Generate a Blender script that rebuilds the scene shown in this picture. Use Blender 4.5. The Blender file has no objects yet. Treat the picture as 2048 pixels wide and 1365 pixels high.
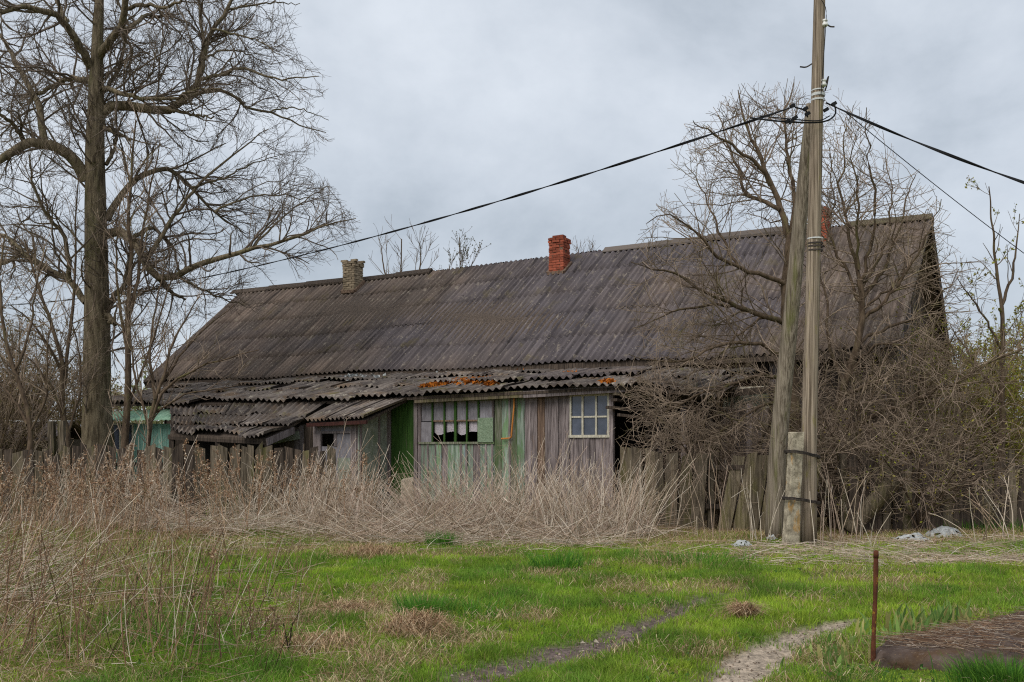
import bpy, math, random
import numpy as np

# ------------------------------------------------------------------ camera / light
SC = bpy.context.scene
C = SC.collection
F, HZ, CH = 2000.0, 895.0, 1.6          # focal length in photo pixels, horizon row, eye height

cam_d = bpy.data.cameras.new('camera')
cam = bpy.data.objects.new('camera', cam_d)
C.objects.link(cam)
cam.location = (0, 0, CH)
cam.rotation_euler = (math.radians(90), 0, 0)
cam_d.sensor_width = 36.0
cam_d.lens = 36.0 * F / 2048.0
cam_d.shift_y = (HZ - 682.5) / 2048.0
cam_d.clip_end = 3000
SC.camera = cam

SUN_EL, SUN_AZ = 48.0, 215.0            # high soft sun behind the cloud, behind and left of the viewer
world = bpy.data.worlds.new('World')
SC.world = world
world.use_nodes = True
def build_world():
    nt = world.node_tree
    nt.nodes.clear()
    N, Lk = nt.nodes.new, nt.links.new
    out = N('ShaderNodeOutputWorld'); bg = N('ShaderNodeBackground')
    bg.inputs['Strength'].default_value = 0.1
    sky = N('ShaderNodeTexSky'); sky.sky_type = 'NISHITA'; sky.sun_disc = False
    sky.sun_elevation = math.radians(SUN_EL); sky.sun_rotation = math.radians(SUN_AZ)
    tc = N('ShaderNodeTexCoord')
    mp = N('ShaderNodeMapping'); mp.inputs['Scale'].default_value = (1.0, 1.0, 1.45)
    mp.inputs['Location'].default_value = (3.3, 1.7, 0.4)
    Lk(tc.outputs['Generated'], mp.inputs['Vector'])
    n1 = N('ShaderNodeTexNoise'); n1.inputs['Scale'].default_value = 3.2
    n1.inputs['Detail'].default_value = 8; n1.inputs['Roughness'].default_value = 0.56
    n1.inputs['Distortion'].default_value = 0.15
    Lk(mp.outputs[0], n1.inputs['Vector'])
    rp = N('ShaderNodeValToRGB')
    e = rp.color_ramp.elements
    e[0].position = 0.34; e[0].color = (2.7, 3.06, 3.48, 1)
    e[1].position = 0.66; e[1].color = (4.8, 5.14, 5.58, 1)
    m = e.new(0.49); m.color = (3.8, 4.16, 4.62, 1)
    Lk(n1.outputs['Fac'], rp.inputs['Fac'])
    mx = N('ShaderNodeMix'); mx.data_type = 'RGBA'; mx.inputs[0].default_value = 0.93
    Lk(sky.outputs[0], mx.inputs[6]); Lk(rp.outputs[0], mx.inputs[7])
    Lk(mx.outputs[2], bg.inputs['Color']); Lk(bg.outputs[0], out.inputs['Surface'])
build_world()

sun_d = bpy.data.lights.new('sun', 'SUN')
sun_d.energy = 1.5
sun_d.angle = math.radians(40)
sun_d.color = (1.0, 0.96, 0.9)
sun = bpy.data.objects.new('sun', sun_d)
C.objects.link(sun)
sun.rotation_euler = (math.radians(90 - SUN_EL), 0, math.radians(180 - SUN_AZ) )
SC.cycles.filter_width = 1.15
SC.cycles.use_denoising = False
SC.view_settings.view_transform = 'Standard'
SC.view_settings.look = 'None'
SC.view_settings.gamma = 1.0
SC.view_settings.use_curve_mapping = False
SC.view_settings.exposure = 0.68

# ------------------------------------------------------------------ helpers
RNG = np.random.default_rng(7)
random.seed(7)
def lin(r, g, b):
    return tuple(((x / 255) / 12.92 if x / 255 <= .04045 else ((x / 255 + .055) / 1.055) ** 2.4) for x in (r, g, b))
def A_(x): return np.asarray(x, float)
def W(px, py, Y):
    return np.array([(px - 1024) / F * Y, Y, CH + (HZ - py) / F * Y])
def G(px, py):
    Y = CH * F / (py - HZ)
    return np.array([(px - 1024) / F * Y, Y, 0.0])

U2, V2 = np.array([.8760, -.4823]), np.array([.4823, .8760])   # along the house (to the right), away from the viewer
O2 = np.array([1.716, 22.0])
def H(u, v, z):
    p = O2 + u * U2 + v * V2
    return np.array([p[0], p[1], z])
def HP(px, py, v):
    k = (px - 1024) / F
    u = (k * (O2[1] + v * V2[1]) - O2[0] - v * V2[0]) / (U2[0] - k * U2[1])
    Y = O2[1] + v * V2[1] + u * U2[1]
    return u, CH + (HZ - py) / F * Y
def UP(px, v): return HP(px, 0, v)[0]

def hash2(ix, iy, s):
    h = (ix.astype(np.int64) * 374761393 + iy.astype(np.int64) * 668265263 + s * 974634777) & 0xffffffff
    h = ((h ^ (h >> 13)) * 1274126177) & 0xffffffff
    return ((h ^ (h >> 16)) & 0xffff) / 65535.0
def vnoise(x, y, s=0):
    x, y = np.asarray(x, float), np.asarray(y, float)
    ix, iy = np.floor(x), np.floor(y)
    fx, fy = x - ix, y - iy
    fx, fy = fx * fx * (3 - 2 * fx), fy * fy * (3 - 2 * fy)
    a, b = hash2(ix, iy, s), hash2(ix + 1, iy, s)
    c, d = hash2(ix, iy + 1, s), hash2(ix + 1, iy + 1, s)
    return (a * (1 - fx) + b * fx) * (1 - fy) + (c * (1 - fx) + d * fx) * fy
def fbm(x, y, s=0, o=4):
    t, a, n = 0, .5, 0
    for k in range(o):
        t = t + a * vnoise(np.asarray(x) * 2 ** k, np.asarray(y) * 2 ** k, s + k); n += a; a *= .5
    return t / n

def root_loc(o):
    while o.parent: o = o.parent
    return np.array(o.location)
def mesh_np(name, V, Fs, mat=None, parent=None, smooth=False, col=None, uv=None):
    V = np.ascontiguousarray(V, dtype=np.float32).reshape(-1, 3)
    if parent is not None: V = V - root_loc(parent).astype(np.float32)
    if not isinstance(Fs, list): Fs = [Fs]
    Fs = [np.asarray(f, dtype=np.int32) for f in Fs if len(f)]
    me = bpy.data.meshes.new(name)
    me.vertices.add(len(V)); me.vertices.foreach_set('co', V.ravel())
    li = np.concatenate([f.ravel() for f in Fs])
    starts, off = [], 0
    for f in Fs:
        starts.append(off + np.arange(len(f)) * f.shape[1]); off += f.size
    starts = np.concatenate(starts).astype(np.int32)
    me.loops.add(len(li)); me.loops.foreach_set('vertex_index', li)
    me.polygons.add(len(starts)); me.polygons.foreach_set('loop_start', starts)
    me.polygons.foreach_set('use_smooth', np.full(len(starts), bool(smooth)))
    if uv is not None:
        ul = me.uv_layers.new(name='UVMap')
        ul.data.foreach_set('uv', np.asarray(uv, np.float32)[li].ravel())
    if col is not None:
        col = np.asarray(col, np.float32)
        if col.shape[1] == 3: col = np.hstack([col, np.ones((len(col), 1), np.float32)])
        ca = me.color_attributes.new(name='Col', type='FLOAT_COLOR', domain='POINT')
        ca.data.foreach_set('color', col.ravel())
    me.update(calc_edges=True)
    if mat: me.materials.append(mat)
    o = bpy.data.objects.new(name, me)
    C.objects.link(o)
    if parent is not None: o.parent = parent
    return o
def tag(o, label=None, cat=None, group=None, kind=None):
    if label: o['label'] = label
    if cat: o['category'] = cat
    if group: o['group'] = group
    if kind: o['kind'] = kind
    return o
def thing(name, label, cat, loc, group=None):
    o = bpy.data.objects.new(name, None); C.objects.link(o)
    o.location = tuple(float(x) for x in loc)
    o.empty_display_size = .2
    return tag(o, label, cat, group)

class MB:
    def __init__(s): s.V, s.Fq, s.n = [], {}, 0
    def add(s, V, faces):
        V = np.asarray(V, float).reshape(-1, 3)
        for f in faces:
            s.Fq.setdefault(len(f), []).append([i + s.n for i in f])
        s.V.append(V); s.n += len(V)
    def hexa(s, P):     # 8 points: bottom ring 0-3, top ring 4-7
        s.add(P, [(3, 2, 1, 0), (4, 5, 6, 7), (0, 1, 5, 4), (1, 2, 6, 5), (2, 3, 7, 6), (3, 0, 4, 7)])
    def hbox(s, u0, u1, v0, v1, z0, z1, z1b=None):
        zb = z1 if z1b is None else z1b
        s.hexa([H(u0, v0, z0), H(u1, v0, z0), H(u1, v1, z0), H(u0, v1, z0),
                H(u0, v0, z1), H(u1, v0, zb), H(u1, v1, zb), H(u0, v1, z1)])
    def beam(s, a, b, w, h, up=(0, 0, 1)):
        a, b = A_(a), A_(b); t = (b - a) / np.linalg.norm(b - a)
        x = np.cross(t, A_(up)); x /= np.linalg.norm(x) + 1e-9; y = np.cross(x, t)
        r = [(-1, -1), (1, -1), (1, 1), (-1, 1)]
        s.hexa([a + x * w / 2 * i + y * h / 2 * j for i, j in r] + [b + x * w / 2 * i + y * h / 2 * j for i, j in r])
    def build(s, name, mat, parent=None, smooth=False):
        return mesh_np(name, np.vstack(s.V), [np.array(f) for f in s.Fq.values()], mat, parent, smooth)

def tubes(P, R, S=3):
    """P (M,N,3), R (M,N) -> verts, quads, index of tube per vertex"""
    P, R = np.asarray(P, float), np.asarray(R, float)
    M, N = P.shape[:2]
    T = np.gradient(P, axis=1); T /= np.linalg.norm(T, axis=2, keepdims=True) + 1e-9
    ref = np.where(np.abs(T[:, :1, 2:3]) > .9, np.array([1., 0, 0]), np.array([0, 0, 1.]))
    ref = np.broadcast_to(ref, T.shape)
    X = np.cross(T, ref); X /= np.linalg.norm(X, axis=2, keepdims=True) + 1e-9
    Yv = np.cross(T, X)
    a = np.arange(S) * 2 * np.pi / S
    V = P[:, :, None] + R[:, :, None, None] * (np.cos(a)[None, None, :, None] * X[:, :, None] + np.sin(a)[None, None, :, None] * Yv[:, :, None])
    idx = np.arange(M * N * S).reshape(M, N, S)
    q = np.stack([idx[:, :-1], np.roll(idx, -1, 2)[:, :-1], np.roll(idx, -1, 2)[:, 1:], idx[:, 1:]], -1).reshape(-1, 4)
    return V.reshape(-1, 3), q, np.repeat(np.arange(M), N * S)
def cap_faces(N, S):   # end caps of a single tube
    return [np.arange(S)[None, ::-1], (np.arange(S) + (N - 1) * S)[None]]
def join(parts):
    Vs, Fs, ids, n = [], [], [], 0
    for V, f in parts:
        Vs.append(V); Fs.append(f + n); n += len(V)
    return np.vstack(Vs), np.vstack(Fs)
def resample(pts, n):
    pts = A_(pts)
    if len(pts) > 2:                     # Catmull-Rom
        q = np.vstack([2 * pts[0] - pts[1], pts, 2 * pts[-1] - pts[-2]])
        out = []
        for i in range(1, len(q) - 2):
            for t in np.linspace(0, 1, 6, endpoint=False):
                a, b, c, d = q[i - 1], q[i], q[i + 1], q[i + 2]
                out.append(.5 * (2 * b + (c - a) * t + (2 * a - 5 * b + 4 * c - d) * t * t + (3 * b - a - 3 * c + d) * t ** 3))
        pts = np.vstack(out + [pts[-1]])
    s = np.concatenate([[0], np.cumsum(np.linalg.norm(np.diff(pts, axis=0), axis=1))])
    return np.stack([np.interp(np.linspace(0, s[-1], n), s, pts[:, k]) for k in range(pts.shape[1])], 1)
def grow(P, R, rng, per_m, L, ang, up=0., wig=.15, n=5, rf=.6, rmin=.005, rmax=1., tmin=.15, fall=.5, flat=0., keep=None, count=None):
    M, N = P.shape[:2]
    seg = np.linalg.norm(np.diff(P, axis=1), axis=2); tot = seg.sum(1)
    cnt = rng.poisson(tot * per_m * (1 - tmin)) if count is None else np.full(M, count)
    i = np.repeat(np.arange(M), cnt); K = len(i)
    t = tmin + (1 - tmin) * rng.random(K) ** .8
    x = t * (N - 1); j = np.minimum(x.astype(int), N - 2); f = x - j
    pos = P[i, j] * (1 - f)[:, None] + P[i, j + 1] * f[:, None]
    T = P[i, j + 1] - P[i, j]; T /= np.linalg.norm(T, axis=1, keepdims=True) + 1e-9
    q = rng.normal(size=(K, 3)); q = np.cross(T, q); q /= np.linalg.norm(q, axis=1, keepdims=True) + 1e-9
    a = rng.uniform(ang[0], ang[1], K)
    D = np.cos(a)[:, None] * T + np.sin(a)[:, None] * q
    D[:, 2] += flat * (0 - D[:, 2])
    Ln = rng.uniform(L[0], L[1], K) * (1 - fall * t)
    r0 = np.clip((R[i, j] * (1 - f) + R[i, j + 1] * f) * rf, rmin, rmax)
    out = np.zeros((K, n, 3)); out[:, 0] = pos
    for k in range(1, n):
        D = D + rng.normal(size=(K, 3)) * wig; D[:, 2] += up
        D /= np.linalg.norm(D, axis=1, keepdims=True) + 1e-9
        out[:, k] = out[:, k - 1] + D * (Ln / (n - 1))[:, None]
    rr = np.linspace(1, .4, n)[None] * r0[:, None]
    rr = np.maximum(rr, rmin * .7)
    if keep is not None:
        m = keep(out[:, -1]); out, rr = out[m], rr[m]
    return out, rr
def specks(pos, size, rng, asp=1.0, bend=0.):
    """random small two-triangle leaves / seeds"""
    K = len(pos)
    a = rng.normal(size=(K, 3)); a /= np.linalg.norm(a, axis=1, keepdims=True)
    b = np.cross(a, rng.normal(size=(K, 3))); b /= np.linalg.norm(b, axis=1, keepdims=True)
    size = np.broadcast_to(np.asarray(size, float), (K,))[:, None]
    V = np.stack([pos - a * size, pos + b * size * asp * .5, pos + a * size, pos - b * size * asp * .5], 1)
    return V.reshape(-1, 3), np.arange(K * 4).reshape(-1, 4)
def pxy(p): return 1024 + F * p[..., 0] / p[..., 1], HZ - F * (p[..., 2] - CH) / p[..., 1]

# ------------------------------------------------------------------ materials
def mixc(nt, fac, a, b, blend='MIX'):
    m = nt.nodes.new('ShaderNodeMix'); m.data_type = 'RGBA'; m.blend_type = blend
    for sock, val in ((m.inputs[0], fac), (m.inputs[6], a), (m.inputs[7], b)):
        if hasattr(val, 'is_linked'): nt.links.new(val, sock)
        elif isinstance(val, (int, float)): sock.default_value = val
        else: sock.default_value = (*val, 1)
    return m.outputs[2]
def noise(nt, vec, scale, detail=6, rough=.6, dist=0.):
    mp = nt.nodes.new('ShaderNodeMapping'); mp.inputs['Scale'].default_value = scale
    nt.links.new(vec, mp.inputs['Vector'])
    n = nt.nodes.new('ShaderNodeTexNoise'); n.inputs['Scale'].default_value = 1
    n.inputs['Detail'].default_value = detail; n.inputs['Roughness'].default_value = rough
    n.inputs['Distortion'].default_value = dist
    nt.links.new(mp.outputs[0], n.inputs['Vector'])
    return n.outputs['Fac']
def mrange(nt, v, lo, hi, a=0., b=1.):
    m = nt.nodes.new('ShaderNodeMapRange'); m.interpolation_type = 'SMOOTHSTEP'
    nt.links.new(v, m.inputs['Value'])
    for k, x in zip(('From Min', 'From Max', 'To Min', 'To Max'), (lo, hi, a, b)): m.inputs[k].default_value = x
    return m.outputs['Result']
def mat(name, c1, c2, scale=(4, 4, 4), lo=.35, hi=.65, rough=.9, bump=.3, rnd=.2, layers=(), coord='Object', spec=.15, metal=0., detail=8, bdist=.02, col=False, trans=0.):
    m = bpy.data.materials.new(name); m.use_nodes = True
    nt = m.node_tree; bs = nt.nodes['Principled BSDF']
    tc = nt.nodes.new('ShaderNodeTexCoord'); vec = tc.outputs[coord]
    n1 = noise(nt, vec, scale, detail)
    if col:
        at = nt.nodes.new('ShaderNodeAttribute'); at.attribute_name = 'Col'
        c = mixc(nt, 1.0, at.outputs['Color'], mixc(nt, mrange(nt, n1, lo, hi), c1, c2), 'MULTIPLY')
    else:
        c = mixc(nt, mrange(nt, n1, lo, hi), c1, c2)
    for L in layers:
        lc, ls, l0, l1, amt = L[:5]
        f = mrange(nt, noise(nt, vec, ls, 7, .65), l0, l1, 0, amt)
        c = mixc(nt, f, c, lc)
    if rnd:
        oi = nt.nodes.new('ShaderNodeObjectInfo')
        hs = nt.nodes.new('ShaderNodeHueSaturation')
        nt.links.new(mrange(nt, oi.outputs['Random'], 0, 1, 1 - rnd, 1 + rnd), hs.inputs['Value'])
        nt.links.new(c, hs.inputs['Color']); c = hs.outputs['Color']
    nt.links.new(c, bs.inputs['Base Color'])
    bs.inputs['Roughness'].default_value = rough
    bs.inputs['Specular IOR Level'].default_value = spec
    bs.inputs['Metallic'].default_value = metal
    if bump:
        bp = nt.nodes.new('ShaderNodeBump'); bp.inputs['Strength'].default_value = bump; bp.inputs['Distance'].default_value = bdist
        nt.links.new(n1, bp.inputs['Height']); nt.links.new(bp.outputs[0], bs.inputs['Normal'])
    if trans:
        out = nt.nodes['Material Output']
        tr = nt.nodes.new('ShaderNodeBsdfTranslucent'); nt.links.new(c, tr.inputs['Color'])
        ms = nt.nodes.new('ShaderNodeMixShader'); ms.inputs[0].default_value = trans
        nt.links.new(bs.outputs[0], ms.inputs[1]); nt.links.new(tr.outputs[0], ms.inputs[2])
        nt.links.new(ms.outputs[0], out.inputs['Surface'])
    return m

LICH = lin(150, 146, 130); MOSS = lin(92, 88, 40); ORANGE = lin(170, 95, 25)
M = {}
M['roof'] = mat('slate_sheet', (.52, .51, .52), (1.32, 1.30, 1.28), (6.5, .3, 1), .28, .72, .95, .4, .03,
    [(lin(96, 86, 50), (1.3, .9, 1), .56, .70, .45), (lin(112, 102, 94), (1.0, .35, 1), .54, .68, .3), (lin(160, 148, 132), (9, 2.2, 1), .56, .70, .6), (lin(176, 166, 148), (17, 13, 1), .60, .69, .75), (lin(34, 30, 30), (7, .22, 1), .54, .68, .7), (lin(42, 38, 36), (12, 9, 1), .60, .68, .6)], 'UV', col=True)
M['roof_old'] = M['roof']
M['roof_lean'] = mat('lean_to_sheet', lin(60, 53, 51), lin(124, 114, 106), (6, .9, 1), .3, .7, .95, .45, .2,
    [(lin(112, 88, 62), (1.1, .9, 1), .5, .66, .55), (lin(96, 90, 46), (1.7, 1.1, 1), .56, .66, .6), (lin(170, 160, 144), (12, 3, 1), .56, .68, .75), (lin(186, 178, 162), (17, 12, 1), .61, .69, .85), (lin(38, 33, 32), (6, .5, 1), .55, .70, .7)], 'UV')
def wood(name, a, b, layers=(), rnd=.22, s=(38, 38, 2.2), **k):
    return mat(name, lin(*a), lin(*b), s, .3, .7, .92, .5, rnd, layers, bdist=.008, **k)
DARKW = lin(48, 42, 38)
M['wood'] = wood('weathered_wood', (82, 73, 72), (146, 135, 133), [(lin(70, 60, 56), (14, 14, .9), .55, .72, .7), (lin(120, 96, 76), (3, 3, .6), .58, .7, .45)])
M['wood_dark'] = wood('dark_weathered_shaded_wood', (44, 38, 34), (92, 80, 70), [(lin(30, 26, 24), (12, 12, .8), .55, .7, .7)])  # weathered boards; also carries the painted shade of the gable walls
M['wood_brown'] = wood('brown_wood', (84, 68, 58), (140, 116, 98), [(lin(60, 46, 40), (12, 12, .8), .55, .7, .7)])
M['fence'] = wood('fence_wood', (66, 58, 48), (122, 110, 94), [(lin(48, 42, 36), (12, 12, .8), .52, .7, .7), (lin(92, 90, 48), (4, 4, 1.2), .52, .66, .6), (lin(140, 134, 120), (40, 40, 16), .66, .72, .7)], rnd=.3)
M['fence_moss'] = wood('mossy_fence_wood', (68, 60, 48), (126, 114, 96), [(lin(96, 92, 52), (5, 5, 1.3), .45, .66, .55), (lin(44, 40, 32), (14, 14, .8), .56, .7, .7), (lin(148, 142, 124), (40, 40, 16), .66, .72, .7)], rnd=.28)
M['green'] = wood('green_paint', (40, 64, 28), (64, 94, 42), [(lin(92, 92, 72), (16, 16, 2), .6, .7, .6), (lin(160, 160, 140), (60, 60, 40), .72, .75, .8)], rnd=.1)
M['green_pale'] = wood('peeling_pale_green_paint', (96, 112, 96), (148, 160, 146), [(lin(94, 126, 78), (7, 7, 1.6), .48, .6, .7), (lin(116, 104, 100), (24, 24, 2), .54, .62, .8), (lin(104, 118, 132), (5, 5, 1.4), .6, .68, .6)], rnd=.16)
M['green_top'] = wood('green_stained_wood', (70, 76, 52), (140, 138, 124), [(lin(66, 94, 48), (5, 5, .9), .46, .62, .65), (lin(60, 54, 50), (16, 16, 1), .56, .7, .7)], rnd=.16)
M['green_patch'] = mat('cracked_green_board', lin(104, 122, 98), lin(132, 148, 124), (30, 30, 30), .35, .65, .9, .6, 0, [(lin(92, 98, 78), (46, 46, 30), .55, .62, .6)])
M['grey_board'] = mat('grey_board', lin(112, 108, 112), lin(140, 136, 140), (16, 16, 5), .3, .7, .9, .3, .12, [(lin(92, 88, 92), (50, 50, 4), .55, .65, .5)])
M['asbestos'] = mat('grey_green_panel', lin(118, 124, 112), lin(152, 156, 144), (10, 10, 6), .3, .7, .9, .3, .08, [(lin(96, 112, 78), (3, 3, 2), .5, .68, .55), (lin(90, 92, 84), (50, 50, 50), .56, .66, .5)])
M['cream'] = mat('cream_paint', lin(170, 164, 146), lin(204, 198, 180), (30, 30, 8), .35, .65, .8, .3, .1, [(lin(120, 110, 92), (50, 50, 10), .58, .66, .8)])
M['teal'] = wood('teal_paint', (96, 134, 124), (130, 166, 154), [(lin(110, 122, 110), (10, 10, 2), .58, .68, .7)], rnd=.12)
M['mint'] = mat('faded_green_sheet', lin(108, 146, 122), lin(142, 174, 150), (5, 2, 1), .3, .7, .85, .2, .1, [(lin(120, 118, 100), (10, 4, 1), .55, .68, .7)])
M['glass'] = mat('window_glass', lin(56, 62, 74), lin(78, 84, 98), (3, 3, 3), .3, .7, .08, 0, .15, spec=.5)
bs_ = M['glass'].node_tree.nodes['Principled BSDF']; bs_.inputs['IOR'].default_value = 1.5
M['dark'] = mat('painted_interior_shade', lin(20, 18, 17), lin(32, 29, 27), rnd=0, bump=0)  # near-black colour that holds the shade inside openings and recesses
M['lace'] = mat('lace_curtain', lin(150, 142, 148), lin(190, 182, 186), (60, 60, 60), .4, .6, .9, .2, .05, [(lin(120, 80, 88), (14, 14, 14), .62, .68, .6)])
M['brick'] = mat('red_brick', lin(130, 68, 50), lin(170, 92, 70), (9, 9, 9), .3, .7, .92, .4, .3, [(lin(70, 46, 38), (3, 3, 2), .5, .66, .55), (lin(86, 46, 36), (14, 14, 14), .6, .7, .6), (lin(196, 150, 120), (30, 30, 30), .66, .72, .5)])
M['brick_pale'] = mat('weathered_yellow_brick', lin(112, 98, 80), lin(158, 142, 120), (9, 9, 9), .3, .7, .95, .4, .26, [(lin(80, 72, 58), (12, 12, 12), .55, .68, .6), (lin(176, 164, 140), (30, 30, 30), .62, .7, .6)])
M['mortar'] = mat('mortar', lin(92, 74, 62), lin(124, 104, 88), (20, 20, 20), rnd=0)
M['pole'] = mat('pole_wood', lin(80, 68, 56), lin(166, 150, 132), (46, 46, .9), .3, .7, .93, .5, .04, [(lin(66, 56, 46), (70, 70, .5), .56, .66, .8), (lin(124, 116, 58), (9, 9, 1.6), .56, .68, .6), (lin(76, 62, 40), (2, 2, .25), .5, .62, .4)], bdist=.01)
M['strut'] = mat('mossy_pole_wood', lin(84, 74, 62), lin(154, 142, 126), (46, 46, .9), .3, .7, .93, .5, 0, [(lin(100, 102, 52), (6, 6, .6), .52, .66, .6), (lin(66, 60, 48), (70, 70, .5), .56, .66, .7)], bdist=.01)
M['concrete'] = mat('rough_concrete', lin(124, 114, 98), lin(190, 178, 156), (9, 9, 9), .3, .7, .95, .6, .05, [(lin(96, 88, 74), (60, 60, 40), .56, .62, .8), (lin(178, 130, 52), (5, 5, 2.5), .58, .66, .55), (lin(104, 92, 62), (6, 6, 3), .6, .7, .5)])
M['wire'] = mat('black_cable', lin(20, 20, 22), lin(32, 32, 34), rough=.6, bump=0, rnd=0)
M['iron'] = mat('dark_iron', lin(48, 44, 42), lin(70, 62, 56), (20, 20, 20), rough=.7, rnd=.1)
M['porcelain'] = mat('white_porcelain', lin(205, 205, 200), lin(228, 228, 224), rough=.3, bump=0, rnd=0, spec=.5)
M['galv'] = mat('pale_metal_band', lin(180, 182, 182), lin(212, 212, 210), (20, 20, 20), rough=.5, bump=0, rnd=.05)
M['rust'] = mat('rusty_iron', lin(74, 44, 32), lin(108, 64, 44), (30, 30, 14), .3, .7, .9, .5, 0, [(lin(168, 128, 38), (22, 22, 9), .56, .62, .8), (lin(52, 40, 36), (24, 24, 10), .58, .66, .8)])
M['pipe'] = mat('orange_pipe_paint', lin(168, 104, 46), lin(188, 126, 66), (20, 20, 6), rough=.6, bump=.1, rnd=0)
M['gutter'] = mat('dark_red_trim', lin(48, 28, 25), lin(68, 40, 34), (16, 16, 16), rough=.8, rnd=.1)
M['bark'] = mat('grey_bark', lin(76, 66, 52), lin(134, 121, 100), (14, 14, 2.2), .3, .7, .95, .9, .08, [(lin(86, 88, 50), (2.2, 2.2, .7), .5, .68, .5), (lin(44, 38, 32), (22, 22, 2), .56, .68, .7)], bdist=.05)
M['bark_br'] = mat('brown_bark', lin(66, 54, 44), lin(106, 90, 74), (14, 14, 4), .3, .7, .95, .5, .1, [(lin(88, 88, 44), (3, 3, 1), .52, .68, .5)])
M['twig'] = mat('twig_bark', lin(84, 73, 64), lin(122, 109, 97), (2, 2, 2), .3, .7, .95, 0, .05)
M['twig_warm'] = mat('warm_twig_bark', lin(94, 80, 69), lin(160, 141, 123), (2, 2, 2), .3, .7, .95, 0, .05, [(lin(104, 100, 56), (1.2, 1.2, 1.2), .54, .66, .6)])
M['stem'] = mat('dry_stem', (.8, .8, .8), (1.1, 1.1, 1.1), (6, 6, 6), rough=.9, bump=0, rnd=0, col=True, trans=.12)
M['blade'] = mat('grass_blade', (.75, .75, .75), (1.15, 1.15, 1.15), (1.3, 1.3, 1.3), rough=.7, bump=0, rnd=0, col=True, trans=.4, spec=.2)
M['leaf'] = mat('young_leaf', (.8, .8, .8), (1.15, 1.15, 1.15), (1, 1, 1), rough=.8, bump=0, rnd=0, col=True, trans=.35)
M['felt'] = mat('old_roofing_felt', lin(62, 52, 48), lin(100, 86, 78), (6, 6, 6), .3, .7, .95, .6, 0, [(lin(82, 62, 44), (2.2, 2.2, 2.2), .48, .62, .85), (lin(60, 46, 38), (7, 7, 7), .52, .64, .8), (lin(142, 134, 130), (9, 30, 9), .62, .7, .6), (lin(120, 100, 76), (50, 50, 50), .6, .66, .8)], bdist=.03)
M['plastic'] = mat('white_plastic_scrap', lin(138, 140, 138), lin(176, 178, 176), (14, 14, 14), rough=.6, bump=.4, rnd=.1, layers=[(lin(120, 116, 106), (18, 18, 18), .55, .68, .6)])
M['moss'] = mat('orange_moss', lin(134, 74, 22), lin(178, 104, 36), (20, 20, 20), .3, .7, 1., .8, .2, [(lin(110, 100, 40), (12, 12, 12), .58, .68, .7)])

# ------------------------------------------------------------------ ground
def polyline_d(x, y, pts):
    d = np.full(np.shape(x), 1e9); tt = np.zeros(np.shape(x)); n = len(pts) - 1
    for k in range(n):
        a, b = pts[k], pts[k + 1]; ab = b - a
        t = np.clip(((x - a[0]) * ab[0] + (y - a[1]) * ab[1]) / (ab @ ab), 0, 1)
        dd = np.hypot(x - a[0] - t * ab[0], y - a[1] - t * ab[1])
        tt = np.where(dd < d, (k + t) / n, tt); d = np.minimum(d, dd)
    return d, tt
TR_R = [G(*p)[:2] for p in ((1390, 1470), (1455, 1363), (1505, 1318), (1600, 1270), (1660, 1252), (1735, 1240))]
TR_L = [G(*p)[:2] for p in ((860, 1420), (960, 1355), (1060, 1322), (1150, 1298), (1215, 1285), (1290, 1250), (1400, 1205))]
TR_F = [G(*p)[:2] for p in ((1240, 1266), (1400, 1207), (1600, 1166), (1840, 1130), (1950, 1122), (2080, 1112), (2200, 1100))]
PATCH = [((870, 1112), .55, .3), ((950, 1108), .5, .25), ((1000, 1112), .5, .25), ((700, 1112), .6, .3), ((640, 1098), .8, .4), ((745, 1110), .5, .2), ((1090, 1155), .6, .25), ((700, 1222), .65, .4), ((780, 1225), .5, .3),
         ((830, 1262), .55, .3), ((900, 1285), .5, .25), ((660, 1302), .7, .25), ((760, 1320), .6, .2), ((470, 1090), .9, .5), ((1480, 1230), .16, .1), ((1440, 1178), .4, .2), ((1240, 1170), .5, .2), ((580, 1240), .5, .3), ((1000, 1240), .4, .15), ((1060, 1235), .35, .2)]
def track_masks(x, y):
    w = fbm(x * 2.2, y * 2.2, 3) - .5
    dr, tr = polyline_d(x, y, TR_R); dl, tl = polyline_d(x, y, TR_L); df, tf = polyline_d(x, y, TR_F)
    hi = fbm(x * 9, y * 9, 13) - .5
    R_ = np.clip(1.25 - (dr + w * .22 + hi * .14) / np.interp(tr, [0, .35, .8, 1], [.34, .27, .17, .04]), 0, 1)
    L_ = np.clip(1.25 - (dl + w * .22 + hi * .16) / np.interp(tl, [0, .3, .65, .75, 1], [.36, .33, .30, .2, .12]), 0, 1)
    F_ = np.clip(1.2 - (df + w * .5 + hi * .5) / np.interp(tf, [0, .35, .6, 1], [.26, .30, .38, .42]), 0, 1) * np.interp(tf, [0, .3, .6, 1], [.62, .58, .7, .85])
    return np.clip(R_ * 1.4, 0, 1), np.clip(L_ * 1.4, 0, 1), F_
def dry_mask(x, y):
    n = fbm(x * .9, y * .9, 21); h = fbm(x * 4, y * 4, 31)
    d = np.clip((n - .6) * 5, 0, .6) + np.clip((h - .66) * 4, 0, .5)
    for (p, rx, ry) in PATCH:
        c = G(*p)
        d = np.maximum(d, np.clip(1.35 - np.hypot((x - c[0]) / (rx * .7), (y - c[1]) / (ry * 1.5)) - (h - .5) * 2.2, 0, .8))
    d = np.maximum(d, np.clip((y - 15.4 + (n - .5) * 5) / 2., 0, .85) * np.clip((x + 5.5) / 3, .3, 1))
    d = np.maximum(d, np.clip((-x - .27 * y - .2 + (n - .5) * 2) / 2.2, 0, .4))
    return np.clip(d + (h - .5) * .5 * (d > .05), 0, 1)
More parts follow.
